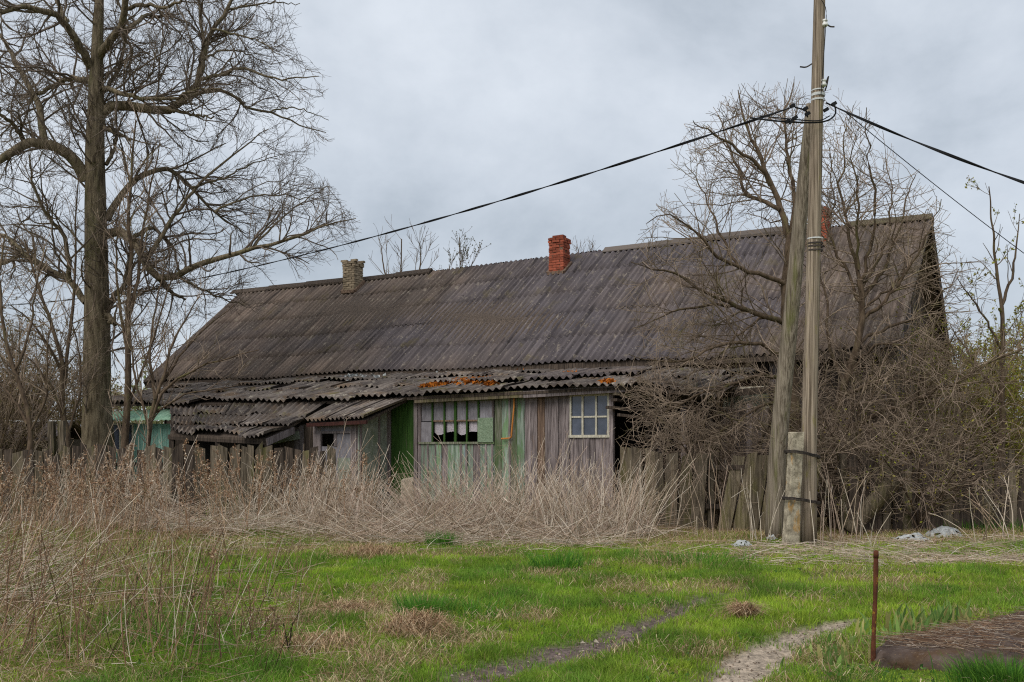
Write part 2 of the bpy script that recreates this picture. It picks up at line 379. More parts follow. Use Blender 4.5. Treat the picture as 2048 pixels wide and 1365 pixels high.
def ground_z(x, y):
    x, y = np.asarray(x, float), np.asarray(y, float)
    R_, L_, F_ = track_masks(x, y)
    near = np.clip(1 - (np.hypot(x, y) - 26) / 10, 0, 1)
    b = (fbm(x * .5, y * .5, 41) - .5) * .12 + (fbm(x * 2.5, y * 2.5, 51) - .5) * .05
    return b * near - R_ * .04 - L_ * .05 + (fbm(x * 11, y * 11, 57, 3) - .5) * .05 * np.maximum(R_, L_)
def build_ground():
    def axis(lo, hi, fine_lo, fine_hi, step, grow_):
        a = list(np.arange(fine_lo, fine_hi, step)); s = step
        x = a[-1]
        while x < hi: s *= grow_; x += s; a.append(min(x, hi))
        s = step; x = a[0]; pre = []
        while x > lo: s *= grow_; x -= s; pre.append(max(x, lo))
        return np.array(pre[::-1] + a)
    xs = axis(-900, 900, -8, 8, .055, 1.12); ys = axis(-300, 1500, 6.2, 16, .055, 1.09)
    X, Y = np.meshgrid(xs, ys)
    Z = ground_z(X, Y)
    R_, L_, F_ = track_masks(X, Y); D = dry_mask(X, Y)
    V = np.stack([X, Y, Z], -1).reshape(-1, 3)
    idx = np.arange(X.size).reshape(X.shape)
    q = np.stack([idx[:-1, :-1], idx[:-1, 1:], idx[1:, 1:], idx[1:, :-1]], -1).reshape(-1, 4)
    n1 = fbm(X * 3, Y * 3, 61)[..., None]; n2 = fbm(X * 14, Y * 14, 71)[..., None]
    g = A_(lin(84, 108, 34)) * (1 - n1) + A_(lin(108, 126, 44)) * n1
    d = A_(lin(128, 108, 80)) * (1 - n2) + A_(lin(168, 144, 112)) * n2
    c = g * (1 - D[..., None]) + d * D[..., None]
    mud = A_(lin(78, 66, 62)) * (1 - n2) + A_(lin(128, 112, 106)) * n2
    c = c * (1 - L_[..., None]) + mud * L_[..., None]
    c = c * (1 - F_[..., None]) + mud * F_[..., None]
    tw = np.clip(R_ * 1.1 + (n1[..., 0] - .5) * .8, 0, 1)[..., None]
    n3 = fbm(X * 26, Y * 9, 77, 3)[..., None]; tr = (A_(lin(96, 82, 72)) * (1 - tw) + A_(lin(170, 154, 136)) * tw) * (.5 + .85 * n3)
    c = c * (1 - R_[..., None]) + tr * R_[..., None]
    m = mat('soil_and_turf', (.55, .55, .55), (1.32, 1.32, 1.32), (24, 24, 24), .3, .7, .97, 1., 0, col=True, bdist=.03)
    o = mesh_np('ground', V, q, m, None, True, c.reshape(-1, 3))
    tag(o, 'grassy yard ground with two worn wheel tracks', kind='structure')
build_ground()

# ------------------------------------------------------------------ house
house = thing('barn_house', 'long derelict wooden house with dark corrugated roof and three brick chimneys', 'house', H(-5, 5, 0))
U0, U1 = -17.45, 5.915          # left / right end of the main roof
EZ, EV = 3.8, 3.0
def ridge(u):
    f = (U1 - u) / (U1 - U0)
    return EV + 6.6 - 2.1 * f, 7.98 - .61 * f
def R_(u, s, side=1):
    rv, rz = ridge(u)
    v = EV + (rv - EV) * s if side == 1 else 2 * rv - EV - (rv - EV) * s
    z = EZ + (rz - EZ) * s
    z -= .10 * math.sin(math.pi * min(max((u - U0) / (U1 - U0), 0), 1) * 2.3) * s * (1 - .5 * s) + .05 * math.sin(u * .9) * (1 - s)
    return H(u, v, z)
def sheet(name, A, B, Cc, D, mat_, parent, waves=7, amp=.028, ns=4, lift=.02, uv0=(0, 0), k=8, thick=.012, jit=.0, phase=0., tint=None, over=0.):
    A, B, Cc, D = map(A_, (A, B, Cc, D))
    nu = int((waves + over) * k) + 1
    ax = np.linspace(0, (nu - 1) / (waves * k), nu); a = ax[None, :, None]; b = np.linspace(0, 1, ns)[:, None, None]
    P = (A * (1 - a) + B * a) * (1 - b) + (D * (1 - a) + Cc * a) * b
    n = np.cross(B - A, D - A); n /= np.linalg.norm(n)
    if n[2] < 0: n = -n
    wob = 0
    if jit: wob = jit * (np.sin(b * 5 + phase * 7) * .6 + np.sin(a * 4 + phase * 3))
    P = P + n * (amp * np.cos(a * waves * 2 * math.pi) + lift * (1 - b) + .006 + wob)
    low = P[0] - n * thick
    V = np.concatenate([low[None], P]).reshape(-1, 3)
    idx = np.arange((ns + 1) * nu).reshape(ns + 1, nu)
    q = np.stack([idx[:-1, :-1], idx[:-1, 1:], idx[1:, 1:], idx[1:, :-1]], -1).reshape(-1, 4)
    w, l = np.linalg.norm(B - A), np.linalg.norm(D - A)
    bb = np.concatenate([[0], np.linspace(0, 1, ns)])
    uv = np.stack(np.broadcast_arrays(uv0[0] + ax[None] * w, uv0[1] + bb[:, None] * l), -1).reshape(-1, 2)
    col = None
    if mat_ is M['roof']:
        fu, fv = uv[:, 0], uv[:, 1]
        old = np.clip(fbm(fu * .35, fv * .45, 401) * 2.2 - .62 + (0 if tint is None else tint(V)), 0, 1)[:, None]
        ms = np.clip(fbm(fu * 2.1, fv * .8, 411) * 2 - .6, 0, 1)[:, None]
        col = A_(lin(91, 85, 87)) * (1 - old) + (A_(lin(122, 107, 96)) * ms + A_(lin(92, 83, 77)) * (1 - ms)) * old
    return mesh_np(name, V, q, mat_, parent, True, uv=uv, col=col)

def main_roof():
    bm = MB()      # rafters and boarding just below the sheets
    for side in (1, 2):
        Pq = [R_(U0 + .1, 0.012, side), R_(U1 - .1, .012, side), R_(U1 - .1, .985, side), R_(U0 + .1, .985, side)]
        nrm = np.array([0, 0, .10])
        bm.hexa([p - nrm * 1.7 for p in Pq] + [p - nrm for p in Pq])
    roof = bm.build('roof', M['wood_dark'], house)
    rng = np.random.default_rng(11)
    ncol = 22; du = (U1 - U0) / ncol
    rows = [0, .2, .405, .61, .81, 1.0]
    def age(V):
        uu = (V[:, 0] - O2[0]) * U2[0] + (V[:, 1] - O2[1]) * U2[1]
        return np.clip((-9.0 - uu) / 3, -.4, .75) + np.clip((uu - 2.6) / 1.5, 0, .9)
    for c in range(ncol):
        u = U0 + c * du
        for r in range(5):
            s0, s1 = rows[r] - (.018 if r else .012), rows[r + 1]
            j = rng.normal() * .003
            sheet('roof_sheet', R_(u, s0 + j), R_(u + du, s0 + j), R_(u + du, s1), R_(u, s1),
                  M['roof'], roof, waves=6, over=.4, amp=.036, lift=.007 + abs(rng.normal()) * .004 + (rng.random() < .04) * .02, uv0=(c * 1.062, s0 * 7.6), jit=.001, phase=rng.random(), tint=age)
        sheet('rear_roof_sheet', R_(u + du + .05, -.01, 2), R_(u, -.01, 2), R_(u, 1, 2), R_(u + du + .05, 1, 2), M['roof'], roof, uv0=(c * 1.1, 20))
    # ridge caps where the photograph still has them
    def ridge_u(px):
        lo, hi = U0 - 2, U1 + 2
        for _ in range(50):
            m_ = (lo + hi) / 2; p = R_(m_, 1)
            if 1024 + F * p[0] / p[1] < px: lo = m_
            else: hi = m_
        return lo
    for a, b, mt in ((466, 690, 'wood_dark'), (726, 862, 'wood_dark'), (1210, 1640, 'roof_lean'), (1692, 1862, 'fence_moss')):
        ua, ub = ridge_u(a), ridge_u(b); n = max(1, round((ub - ua) / 1.5))
        for i in range(n):
            x0, x1 = ua + (ub - ua) * i / n, ua + (ub - ua) * (i + 1) / n + .04
            lf = .03 + rng.random() * .03
            mb = MB()
            for side in (1, 2):
                P0, P1, P2, P3 = R_(x0, .962, side), R_(x1, .962, side), R_(x1, 1, side), R_(x0, 1, side)
                up = np.array([0, 0, lf]); up2 = np.array([0, 0, lf + .03 + .02 * i % 2])
                mb.hexa([P0 + up, P1 + up, P2 + up, P3 + up, P0 + up2, P1 + up2, P2 + up2 + [0, 0, .02], P3 + up2 + [0, 0, .02]])
            mb.build('ridge_cap', M[mt], roof)
    # torn patch below the first chimney
    # barge boards on both gables
    for ue, sgn in ((U1, 1), (U0, -1)):
        mb = MB()
        for side in (1, 2):
            a, b = R_(ue, 0, side), R_(ue, 1, side)
            mb.beam(a - [0, 0, .14], b - [0, 0, .14], .05, .24)
        mb.build('barge_board', M['wood_dark'], roof)
    mb = MB(); mb.beam(R_(U0 + .1, 0) + [0, 0, -.17], R_(U1, 0) + [0, 0, -.17], .06, .17); mb.build('eave_board', M['wood_dark'], roof)
    return roof, ridge_u
ROOF, ridge_u = main_roof()

def brick_mesh():
    mb = MB(); a, b, c = .125, .06, .0325; e = .006
    P = []
    mb.hexa([(-a, -b, -c), (a - e, -b + e, -c), (a, b, -c), (-a + e, b - e, -c), (-a + e, -b, c), (a, -b + e, c), (a - e, b - e, c), (-a, b, c)])
    return mb
BR = None
def chimney(px_c, s, base_drop, top_py, m_b, label, crown=False, seed=0):
    """square brick chimney; px_c is its middle, s its place up the slope"""
    rng = np.random.default_rng(seed)
    lo, hi = U0, U1
    for _ in range(50):
        mid = (lo + hi) / 2; p = R_(mid, s)
        if 1024 + F * p[0] / p[1] < px_c: lo = mid
        else: hi = mid
    uc = lo; rv, rz = ridge(uc); vc = EV + (rv - EV) * s; p = R_(uc, s)
    ztop = CH + (HZ - top_py) / F * p[1]
    z0 = p[2] - .75
    hw = .25
    core = MB(); core.hbox(uc - hw + .02, uc + hw - .02, vc - hw + .02, vc + hw - .02, z0, ztop - .05)
    ch = core.build('chimney', M['mortar'], house); ch['label'] = label
    n = int((ztop - z0) / .076)
    global BR
    if BR is None:
        tmp = brick_mesh(); BR = {}
        for key, mt in (('r', 'brick'), ('p', 'brick_pale')):
            me = bpy.data.meshes.new('brick'); me.from_pydata([tuple(v) for v in np.vstack(tmp.V)], [], [tuple(f) for f in tmp.Fq[4]]); me.materials.append(M[mt]); BR[key] = me
    ang = math.atan2(U2[1], U2[0]); rl = root_loc(house)
    for k in range(n):
        z = ztop - .0325 - k * .076
        out = .0
        if k in (1, 2): out = .035
        if crown and k == 0:
            spots = [(-.21, -.2, 0), (.21, -.2, 0), (.21, .2, 0), (-.21, .2, 0)]; out = .0
        else:
            e = hw - .06
            if k % 2: spots = [(-.125, -e, 0), (.125, -e, 0), (-.125, e, 0), (.125, e, 0), (-e, 0, 1), (e, 0, 1)]
            else: spots = [(-e, -.125, 1), (-e, .125, 1), (e, -.125, 1), (e, .125, 1), (0, -e, 0), (0, e, 0)]
        for (du, dv, rot) in spots:
            if not crown and k == 0 and rng.random() < .3: continue
            sc = 1 + out / hw
            q = H(uc + du * sc + rng.normal() * .006, vc + dv * sc + rng.normal() * .006, z + rng.normal() * .003) - rl
            b = bpy.data.objects.new('brick', BR[m_b]); C.objects.link(b); b.parent = ch
            b.location = q; b.rotation_euler = (rng.normal() * .015, rng.normal() * .015, ang + (math.pi / 2 if rot else 0) + rng.normal() * .025)
            b.scale = (.96 + rng.random() * .06, 1, .95 + rng.random() * .08)
    fl = MB()                                     # mortar flashing round its foot
    for (a, b) in (((-1, -1), (1, -1)), ((1, -1), (1, 1)), ((-1, 1), (-1, -1))):
        h2 = hw + .02
        def zz(v): return EZ + (rz - EZ) * (v - EV) / (rv - EV)
        pa, pb = (uc + a[0] * h2, vc + a[1] * h2), (uc + b[0] * h2, vc + b[1] * h2)
        fl.beam(H(*pa, zz(pa[1]) + .05), H(*pb, zz(pb[1]) + .05), .10, .10)
    fl.build('flashing', M['mortar'], ch)
    return uc, vc
chimney(706, .88, .3, 522, 'p', 'weathered yellow-grey brick chimney with a jagged crown', True, 1)
chimney(1119, .845, .3, 474, 'r', 'orange red brick chimney in the middle of the ridge', False, 2)
chimney(1638, .86, .3, 418, 'r', 'red brick chimney half hidden behind the pole', False, 3)

def house_walls():
    rng = np.random.default_rng(5)
    # plain boarded walls: front (above and right of the lean-to), back, left gable, right gable
    w = MB()
    rvL, rvR = ridge(U0)[0], ridge(U1)[0]
    w.hbox(U0 + .5, U1 - .45, EV + .42, EV + .5, 0, EZ - .1)
    w.hbox(U0 + .5, U1 - .45, 2 * rvL - EV - .6, 2 * rvL - EV - .5, 0, EZ - .2)
    wall = w.build('wall', M['wood_dark'], house)
    for ue, nme in ((U1 - .45, 'r'), (U0 + .5, 'l')):
        rv, rz = ridge(ue); hw = rv - EV - .35
        n = 34
        for i in range(n):
            v0 = rv - hw + 2 * hw * i / n; v1 = rv - hw + 2 * hw * (i + 1) / n - .015
            def top(v): return EZ - .15 + (rz - EZ) * (1 - abs(v - rv) / (rv - EV)) - .1
            mb = MB()
            x = ue + rng.normal() * .008
            mb.hexa([H(x - .02, v0, 0), H(x + .02, v0, 0), H(x + .02, v1, 0), H(x - .02, v1, 0), H(x - .02, v0, top(v0)), H(x + .02, v0, top(v0)), H(x + .02, v1, top(v1)), H(x - .02, v1, top(v1))])
            mb.build('plank', M['wood'] if rng.random() < .08 else M['wood_dark'], wall)  # mostly dark planks: the gable's deep shade is put into their colour
        mb = MB(); mb.beam(H(ue + .05, EV + .3, EZ - .2), H(ue + .05, 2 * rv - EV - .3, EZ - .2), .05, .2); mb.build('tie_board', M['wood_brown'], wall)
    # planks of the front wall right of the lean-to
    u = UP(1420, EV + .4); ue = U1 - .5
    while u < ue:
        wd = rng.uniform(.16, .24)
        mb = MB(); mb.hbox(u, u + wd - .012, EV + .385 + rng.normal() * .006, EV + .42, .05, EZ - .12)
        mb.build('plank', M['wood_dark'] if rng.random() < .7 else M['wood'], wall); u += wd  # darkness of this wall is put into the plank colour
    # strip of wall between main eave and lean-to: brown boards
    u = U0 + .6
    while u < UP(1420, EV + .4):
        wd = rng.uniform(.5, 1.3)
        mb = MB(); mb.hbox(u, u + wd - .015, EV + .36 + rng.normal() * .012, EV + .42, 2.9, EZ - .15)
        mb.build('board', M['wood_brown'] if rng.random() < .45 else M['wood_dark'], wall); u += wd
house_walls()

# ---- lean-to along the front
LV = -.38                                         # lower edge of the lean-to roof
def lean_z(px, py, v): return HP(px, py, v)[1]
LE = [(178, 806), (380, 806), (492, 804), (600, 802), (700, 799), (832, 791), (1044, 780), (1170, 773), (1255, 767), (1330, 772), (1440, 792)]
LEu = np.array([UP(p[0], LV) for p in LE]); LEz = np.array([HP(p[0], p[1], LV)[1] for p in LE])
TE = [(230, 782), (420, 766), (600, 756), (760, 748), (1000, 741), (1290, 734), (1440, 740)]
TV = EV + .35
TEu = np.array([UP(p[0], TV) for p in TE]); TEz = np.array([HP(p[0], p[1], TV)[1] for p in TE])
def LR(u, s):
    z0, z1 = np.interp(u, LEu, LEz), np.interp(u, TEu, TEz)
    v = LV + (TV - LV) * s
    return H(u, v, z0 + (z1 - z0) * s)
def lean_to():
    rng = np.random.default_rng(21)
    mb = MB()
    us = np.linspace(LEu[0] + .1, LEu[-1] - .3, 14)
    for a, b in zip(us[:-1], us[1:]):
        q = [LR(a, .03), LR(b, .03), LR(b, .99), LR(a, .99)]
        mb.hexa([p - [0, 0, .12] for p in q] + [p - [0, 0, .06] for p in q])
    roof = mb.build('lean_to_roof', M['wood_dark'], house)
    w = 1.07
    for row, (s0, s1) in enumerate(((0, .40), (.37, .72), (.69, 1.0))):
        u = LEu[0] + (0, .35, .1)[row]
        while u < LEu[-1] - .2:
            x0, x1 = u, min(u + w + .04, LEu[-1])
            broken = x0 > UP(1310, LV)
            if broken and rng.random() < .35: u += w; continue
            j, tl = rng.normal() * .022, rng.normal() * .04
            if broken: j += rng.normal() * .05; tl += rng.normal() * .12
            up = np.array([0, 0, 1.])
            sheet('roof_sheet', LR(x0, s0 + j) + up * tl, LR(x1, s0 + j + tl * .2) - up * tl * .5, LR(x1, s1), LR(x0, s1), M['roof_lean'], roof,
                  lift=.03 + rng.random() * .03 + .012 * row, amp=.034, waves=6 if row == 0 else 7, uv0=(u + 40 + row * 9, row * 1.4), jit=.028, phase=rng.random(), ns=6)
            u += w
    # slipped overlapping sheets near the right end
    for pa, pb, s0 in ((1060, 1150, .30), (1135, 1215, .36), (1190, 1262, .42)):
        x0, x1 = UP(pa, 1), UP(pb, 1)
        sheet('roof_sheet', LR(x0, s0) + [0, 0, .06], LR(x1 + .1, s0) + [0, 0, .05], LR(x1 + .1, s0 + .55) + [0, 0, .03], LR(x0, s0 + .55) + [0, 0, .03], M['roof'], roof, lift=.05, amp=.036, waves=7, uv0=(pa, 3), jit=.01)
    # fascia under the eave
    for a, b, m_ in ((832, 1048, 'fence_moss'), (1050, 1252, 'wood')):
        mb = MB(); ua, ub = UP(a, LV + .2), UP(b, LV + .2)
        mb.beam(LR(ua, .04) + [0, 0, -.13], LR(ub, .04) + [0, 0, -.12], .05, .15); mb.build('fascia_board', M[m_], roof)
    # moss and debris cushions on the sheets
    for (px, py, sx, sy, mt) in ((855, 777, .30, .3, 'moss'), (893, 769, .28, .3, 'moss'), (918, 767, .3, .3, 'moss'), (945, 767, .36, .4, 'moss'), (962, 765, .2, .3, 'moss'), (1030, 741, .5, .25, 'moss'), (1060, 738, .4, .2, 'moss'), (980, 772, .14, .14, 'moss'), (1140, 752, .2, .1, 'moss'),
                               (700, 757, .6, .3, 'plastic'), (728, 759, .5, .3, 'plastic'), (900, 746, .5, .3, 'plastic'), (1215, 772, .14, .12, 'moss')):
        best, bs = None, 1e9
        for s in np.linspace(.05, .99, 60):
            v = LV + (TV - LV) * s; u = UP(px, v); p = LR(u, s); y = HZ - F * (p[2] - CH) / p[1]
            if abs(y - py) < bs: bs, best = abs(y - py), (u, v, s)
        u, v, s = best
        n = 90 if mt == 'moss' else 46
        P = np.stack([LR(u + a * sx, min(max(s + b * sy / 3.7, 0), .99)) + [0, 0, .05 + .05 * rng.random() * max(0, 1 - a * a - b * b)] for a, b in rng.normal(size=(n, 2)) * .55])
        V, q = specks(P, rng.uniform(.03, .09, n), rng, 1.5)
        o = mesh_np('moss_cushion' if mt == 'moss' else 'torn_felt', V, q, M[mt], roof); o['kind'] = 'stuff'
    return roof
LEAN = lean_to()

def zeave(u): return float(np.interp(u, LEu, LEz))
def front_wall():
    rng = np.random.default_rng(33)
    base = MB(); base.hbox(UP(775, 0), UP(1224, 0), .03, .07, 0, .35)
    # backing wall: split round the two window openings
    wa0, wa1 = UP(838, 0), UP(990, 0); wb0, wb1 = UP(1139, 0), UP(1221, 0)
    za0 = HP(915, 885, 0)[1]; za1 = HP(915, 805, 0)[1]; zb0 = HP(1180, 873, 0)[1]; zb1 = HP(1180, 790, 0)[1]
    ul, ur = UP(775, 0), UP(1226, 0)
    base.hbox(ul, wa0, .035, .06, .35, 2.6); base.hbox(wa0, wa1, .035, .06, .35, za0 - .02)
    base.hbox(wa1, wb0, .035, .06, .35, 2.7); base.hbox(wb0, wb1, .035, .06, .35, zb0 - .02); base.hbox(wb1, ur, .035, .06, .35, 2.75)
    wall = base.build('lean_to_wall', M['wood_dark'], house)
    def run(pa, pb, zt, mats, wpx=(9, 15), batten=0, z0=.22):
        p = pa
        while p < pb - 2:
            q = min(p + rng.uniform(*wpx), pb)
            if pb - q < 4: q = pb
            u0, u1 = UP(p, 0), UP(q, 0)
            dz = rng.normal() * .015
            mb = MB(); off = rng.normal() * .006
            zt_ = zt if zt else zeave(u0) + .02
            mb.hbox(u0 + .004, u1 - .006, off - .012, .03, z0 + rng.random() * .12, zt_, zt_ if not zt else None)
            mb.build('plank', M[mats[rng.integers(len(mats))]], wall)
            if batten and rng.random() < batten:
                mb = MB(); mb.hbox(u1 - .028, u1 + .02, off - .034, off - .013, z0 + .1, zt_ - .01); mb.build('batten', M['wood'], wall)
            p = q
    run(783, 829, None, ['green'], (14, 18))
    run(829, 842, None, ['wood'], (12, 14))
    run(842, 990, za0 - .03, ['green_pale', 'green_pale', 'green_pale', 'wood'], (10, 16), .25)
    run(990, 1050, None, ['green_top', 'green_top', 'green_pale'], (11, 17), .4)
    run(1050, 1074, None, ['wood'], (11, 14), .8)
    run(1074, 1090, None, ['wood_brown'], (14, 17))
    run(1090, 1139, None, ['wood'], (11, 15), .7)
    run(1139, 1222, zb0 - .04, ['wood'], (12, 16), .2)
    for px, m_ in ((778, 'wood'), (833, 'wood'), (1224, 'wood')):
        mb = MB(); u = UP(px, 0); mb.hbox(u - .05, u + .05, -.05, .05, 0, zeave(u)); mb.build('post', M[m_], wall)
    # ---- window A
    wa = MB(); wa.hbox(wa0, wa1, -.045, -.0, za0 - .04, za0 + .01); wa.hbox(wa0, wa1, -.03, .03, za1 + .02, zeave(wa0) + .02)
    win = wa.build('window', M['green_top'], house); win['label'] = 'wide green-barred window with lace curtains and boarded panes'
    zm = HP(915, 842, 0)[1]
    xs = [842, 866, 890, 912, 935, 958, 987]
    for i, x in enumerate(xs):
        mb = MB(); u = UP(x, 0); hw = .032 if i in (3,) else .02
        mb.hbox(u - hw, u + hw, -.04, .0, za0 + .01, za1 + .02); mb.build('mullion', M['green'] if i in (1, 2, 3, 4, 5) else M['wood'], win)
    mb = MB(); mb.hbox(UP(868, 0), UP(958, 0), -.03, -.005, zm - .015, zm + .02); mb.build('transom', M['wood_brown'], win)
    for i in range(6):
        u0, u1 = UP(xs[i], 0) + .02, UP(xs[i + 1], 0) - .02
        mb = MB(); mb.hbox(u0, u1, .0, .012, zm, za1 + .02); mb.build('pane', M['grey_board'], win)
        if i == 0:
            mb = MB(); mb.hbox(u0 - .02, u1 + .0, -.022, .0, za0 + .01, zm - .02); mb.build('board', M['grey_board'], win)
        elif i == 5:
            mb = MB(); mb.hbox(u0 - .02, u1 + .04, -.06, -.042, za0 + .0, HP(970, 836, 0)[1]); mb.build('board', M['green_patch'], win)
        else:     # lace curtain hanging in a scalloped hem over a dark gap
            n = 9; x = np.linspace(u0, u1, n); zb = za0 + .01 + (zm - za0) * (.42 + .1 * np.sin(np.linspace(0, math.pi, n)) * (-1 if i % 2 else .6)) + rng.normal(size=n) * .008
            Vv, fq = [], []
            for k in range(n):
                vv = .045 + .012 * math.sin(k * 2.3)
                Vv += [H(x[k], vv, zb[k]), H(x[k], vv, zm)]
            fq = [(2 * k, 2 * k + 2, 2 * k + 3, 2 * k + 1) for k in range(n - 1)]
            mesh_np('lace_curtain', Vv, np.array(fq), M['lace'], win, True)
    # room behind: panels with its unlit shade put into a near-black colour
    for a_, b_ in ((wa0, wa1), (wb0, wb1)):
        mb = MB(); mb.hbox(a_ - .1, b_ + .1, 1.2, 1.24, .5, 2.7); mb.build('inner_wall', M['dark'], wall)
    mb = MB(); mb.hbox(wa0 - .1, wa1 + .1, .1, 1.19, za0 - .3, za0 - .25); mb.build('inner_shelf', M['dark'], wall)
    # ---- window B
    f = MB(); t_ = .035
    f.hbox(wb0, wb1, -.05, .03, zb0 - .03, zb0 + .03); f.hbox(wb0, wb1, -.04, .03, zb1 - .03, zb1 + .03)
    f.hbox(wb0, wb0 + .06, -.04, .03, zb0 + .03, zb1 - .03); f.hbox(wb1 - .06, wb1, -.04, .03, zb0 + .03, zb1 - .03)
    win = f.build('window', M['cream'], house); win['label'] = 'cream framed window of six panes under the eave'
    zc = HP(1180, 834, 0)[1]; ux = [wb0 + .06, UP(1166, 0), UP(1193, 0), wb1 - .06]
    for u in ux[1:3]:
        mb = MB(); mb.hbox(u - .022, u + .022, -.03, .02, zb0 + .03, zb1 - .03); mb.build('glazing_bar', M['cream'], win)
    mb = MB(); mb.hbox(ux[0], ux[3], -.026, .018, zc - .018, zc + .018); mb.build('glazing_bar', M['cream'], win)
    for i in range(3):
        for a, b in ((zb0 + .03, zc - .018), (zc + .018, zb1 - .03)):
            mb = MB(); mb.hbox(ux[i] + .005, ux[i + 1] - .005, .0, .006, a, b)
            o = mb.build('pane', M['glass'], win)
    # dropped net line behind the glass
    mb = MB(); mb.hbox(wb0, wb1, -.06, .03, zb1 + .03, zeave(wb0) + .05); mb.build('head_board', M['wood'], wall)
    # side post of the window bay
    # gas pipe
    a, z1 = HP(1028, 797, -.08); _, z0 = HP(1022, 877, -.08); b = UP(1023, -.08); c = UP(1003, -.08)
    P = np.array([[H(a, -.08, z1), H(a, -.08, z1 - .2), H(b, -.08, z0 + .1), H(b, -.08, z0 + .03), H(b - .06, -.08, z0), H(c, -.08, z0 - .01)]])
    V, q, _ = tubes(P, np.full((1, 6), .02), 8); o = mesh_np('gas_pipe', V, q, M['pipe'], house, True); o['label'] = 'bent orange-yellow pipe down the plank wall'
front_wall()

# ---- projecting entrance with its own pent roof
def entrance():
    rng = np.random.default_rng(41)
    v = -1.2
    z_low_r = HP(725, 838, v - .3)[1]
    mb = MB()
    u0, u1 = UP(600, v), UP(716, v)
    mb.hbox(u0, UP(633, v), v, v + .05, 0, 2.15)
    mb.hbox(UP(712, v), u1, v, v + .05, 0, 2.2)
    ent = mb.build('entrance_wall', M['wood'], house)
    # side wall facing right: one grey green panel on battens
    s = MB(); zt0, zt1 = 2.28, zeave(u1) - .08
    s.hexa([H(u1, v, .2), H(u1 + .03, v, .2), H(u1 + .03, 0, .2), H(u1, 0, .2), H(u1, v, zt0), H(u1 + .03, v, zt0), H(u1 + .03, 0, zt1), H(u1, 0, zt1)])
    s.build('side_panel', M['asbestos'], ent)
    for vv in (v + .06, -.42, -.06):
        m = MB(); m.hbox(u1 + .03, u1 + .055, vv - .03, vv + .03, .1, zt0 + (zt1 - zt0) * (vv - v) / (-v)); m.build('batten', M['wood'], ent)
    # door
    d = MB(); d0, d1 = UP(643, v), UP(702, v); d.hbox(d0, d1, v + .005, v + .04, .15, 1.62)
    d.hbox(UP(672, v), d1, v + .005, v + .04, 1.62, 1.92)
    door = d.build('door', M['grey_board'], house); door['label'] = 'grey wooden door with a broken upper pane'
    m = MB(); m.hbox(d0, UP(672, v), v + .30, v + .32, 1.5, 2.0); m.build('dark_backing', M['dark'], door)  # near-black sheet painted as the shade behind the broken pane
    m = MB(); m.hbox(UP(668, v), UP(674, v), v - .01, v + .05, 1.62, 1.95); m.build('rail', M['wood'], door)
    m = MB(); m.hbox(UP(676, v), UP(701, v), v - .012, v + .004, .3, 1.35); m.build('panel', M['asbestos'], door)
    m = MB(); m.hbox(UP(628, v), UP(642.5, v), v - .03, v + .04, 0, 2.2); m.hbox(UP(702.5, v), UP(714, v), v - .03, v + .04, 0, 2.2); m.hbox(UP(628, v), UP(714, v), v - .035, v + .03, 1.93, 1.99); m.build('door_frame', M['wood'], ent)
    m = MB(); m.hbox(UP(642.5, v), UP(702, v), v - .01, v + .03, 1.99, 2.28); m.build('lintel_panel', M['grey_board'], ent)
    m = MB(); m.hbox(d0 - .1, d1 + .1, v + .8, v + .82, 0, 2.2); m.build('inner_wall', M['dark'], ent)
    # left flank: vertical boards and a pale horizontal board
    p = 560
    while p < 628:
        q = p + rng.uniform(7, 11)
        m = MB(); m.hbox(UP(p, v), UP(q, v) - .01, v - .02 + rng.normal() * .006, v + .02, .1, 2.0 + (p - 560) * .003); m.build('plank', M['wood_dark'] if rng.random() < .5 else M['wood'], ent); p = q
    m = MB(); m.beam(H(UP(548, v), v - .05, 1.78), H(UP(601, v), v - .05, 1.9), .03, .2); m.build('board', M['asbestos'], ent)
    # roof over the door (right strip) and the longer roof to its left
    up = np.array([0, 0, 1.])
    rb = MB()
    rlow = v - .32
    uR0, uR1 = UP(612, rlow), UP(727, rlow)
    zc = HP(612, 843, rlow)[1]; zd = HP(727, 836, rlow)[1]
    Lh0, Lh1 = UP(655, LV), UP(838, LV)
    topz = lambda u: zeave(u) - .02
    rv_ = LV + .25
    uA, uB = uR0, UP(838, LV)
    rb.hexa([H(uR0, rlow + .05, zc - .12), H(uR1, rlow + .05, zd - .12), H(uR1 + .25, rv_, topz(uR1) - .1), H(uR0, rv_, topz(uR0) - .1),
             H(uR0, rlow + .05, zc - .06), H(uR1, rlow + .05, zd - .06), H(uR1 + .25, rv_, topz(uR1) - .05), H(uR0, rv_, topz(uR0) - .05)])
    pr = rb.build('entrance_roof', M['wood_dark'], house)
    n = 3
    ut0, ut1 = uR0, uR1 + .35
    for i in range(n):
        a0, a1 = uR0 + (uR1 - uR0) * i / n, uR0 + (uR1 - uR0) * (i + 1) / n + .04
        b0, b1 = ut0 + (ut1 - ut0) * i / n, ut0 + (ut1 - ut0) * (i + 1) / n + .04
        za, zb = zc + (zd - zc) * i / n, zc + (zd - zc) * (i + 1) / n
        sheet('roof_sheet', H(a0, rlow, za), H(a1, rlow, zb), H(b1, rv_, topz(b1) + .0), H(b0, rv_, topz(b0) + .0), M['roof_lean'], pr, waves=5, amp=.034, lift=.03 + .01 * rng.random(), uv0=(i * 1.3 + 60, 4), jit=.012, phase=rng.random())
    m = MB(); m.beam(H(uR0 - .02, rlow + .06, zc - .09), H(uR1 + .05, rlow + .06, zd - .10), .06, .085); m.build('gutter_board', M['gutter'], pr)
    # long left roof, three tiers
    vL = -2.75
    e0, e1 = UP(338, vL), UP(534, vL); z0, z1 = HP(338, 864, vL)[1], HP(534, 874, vL)[1]
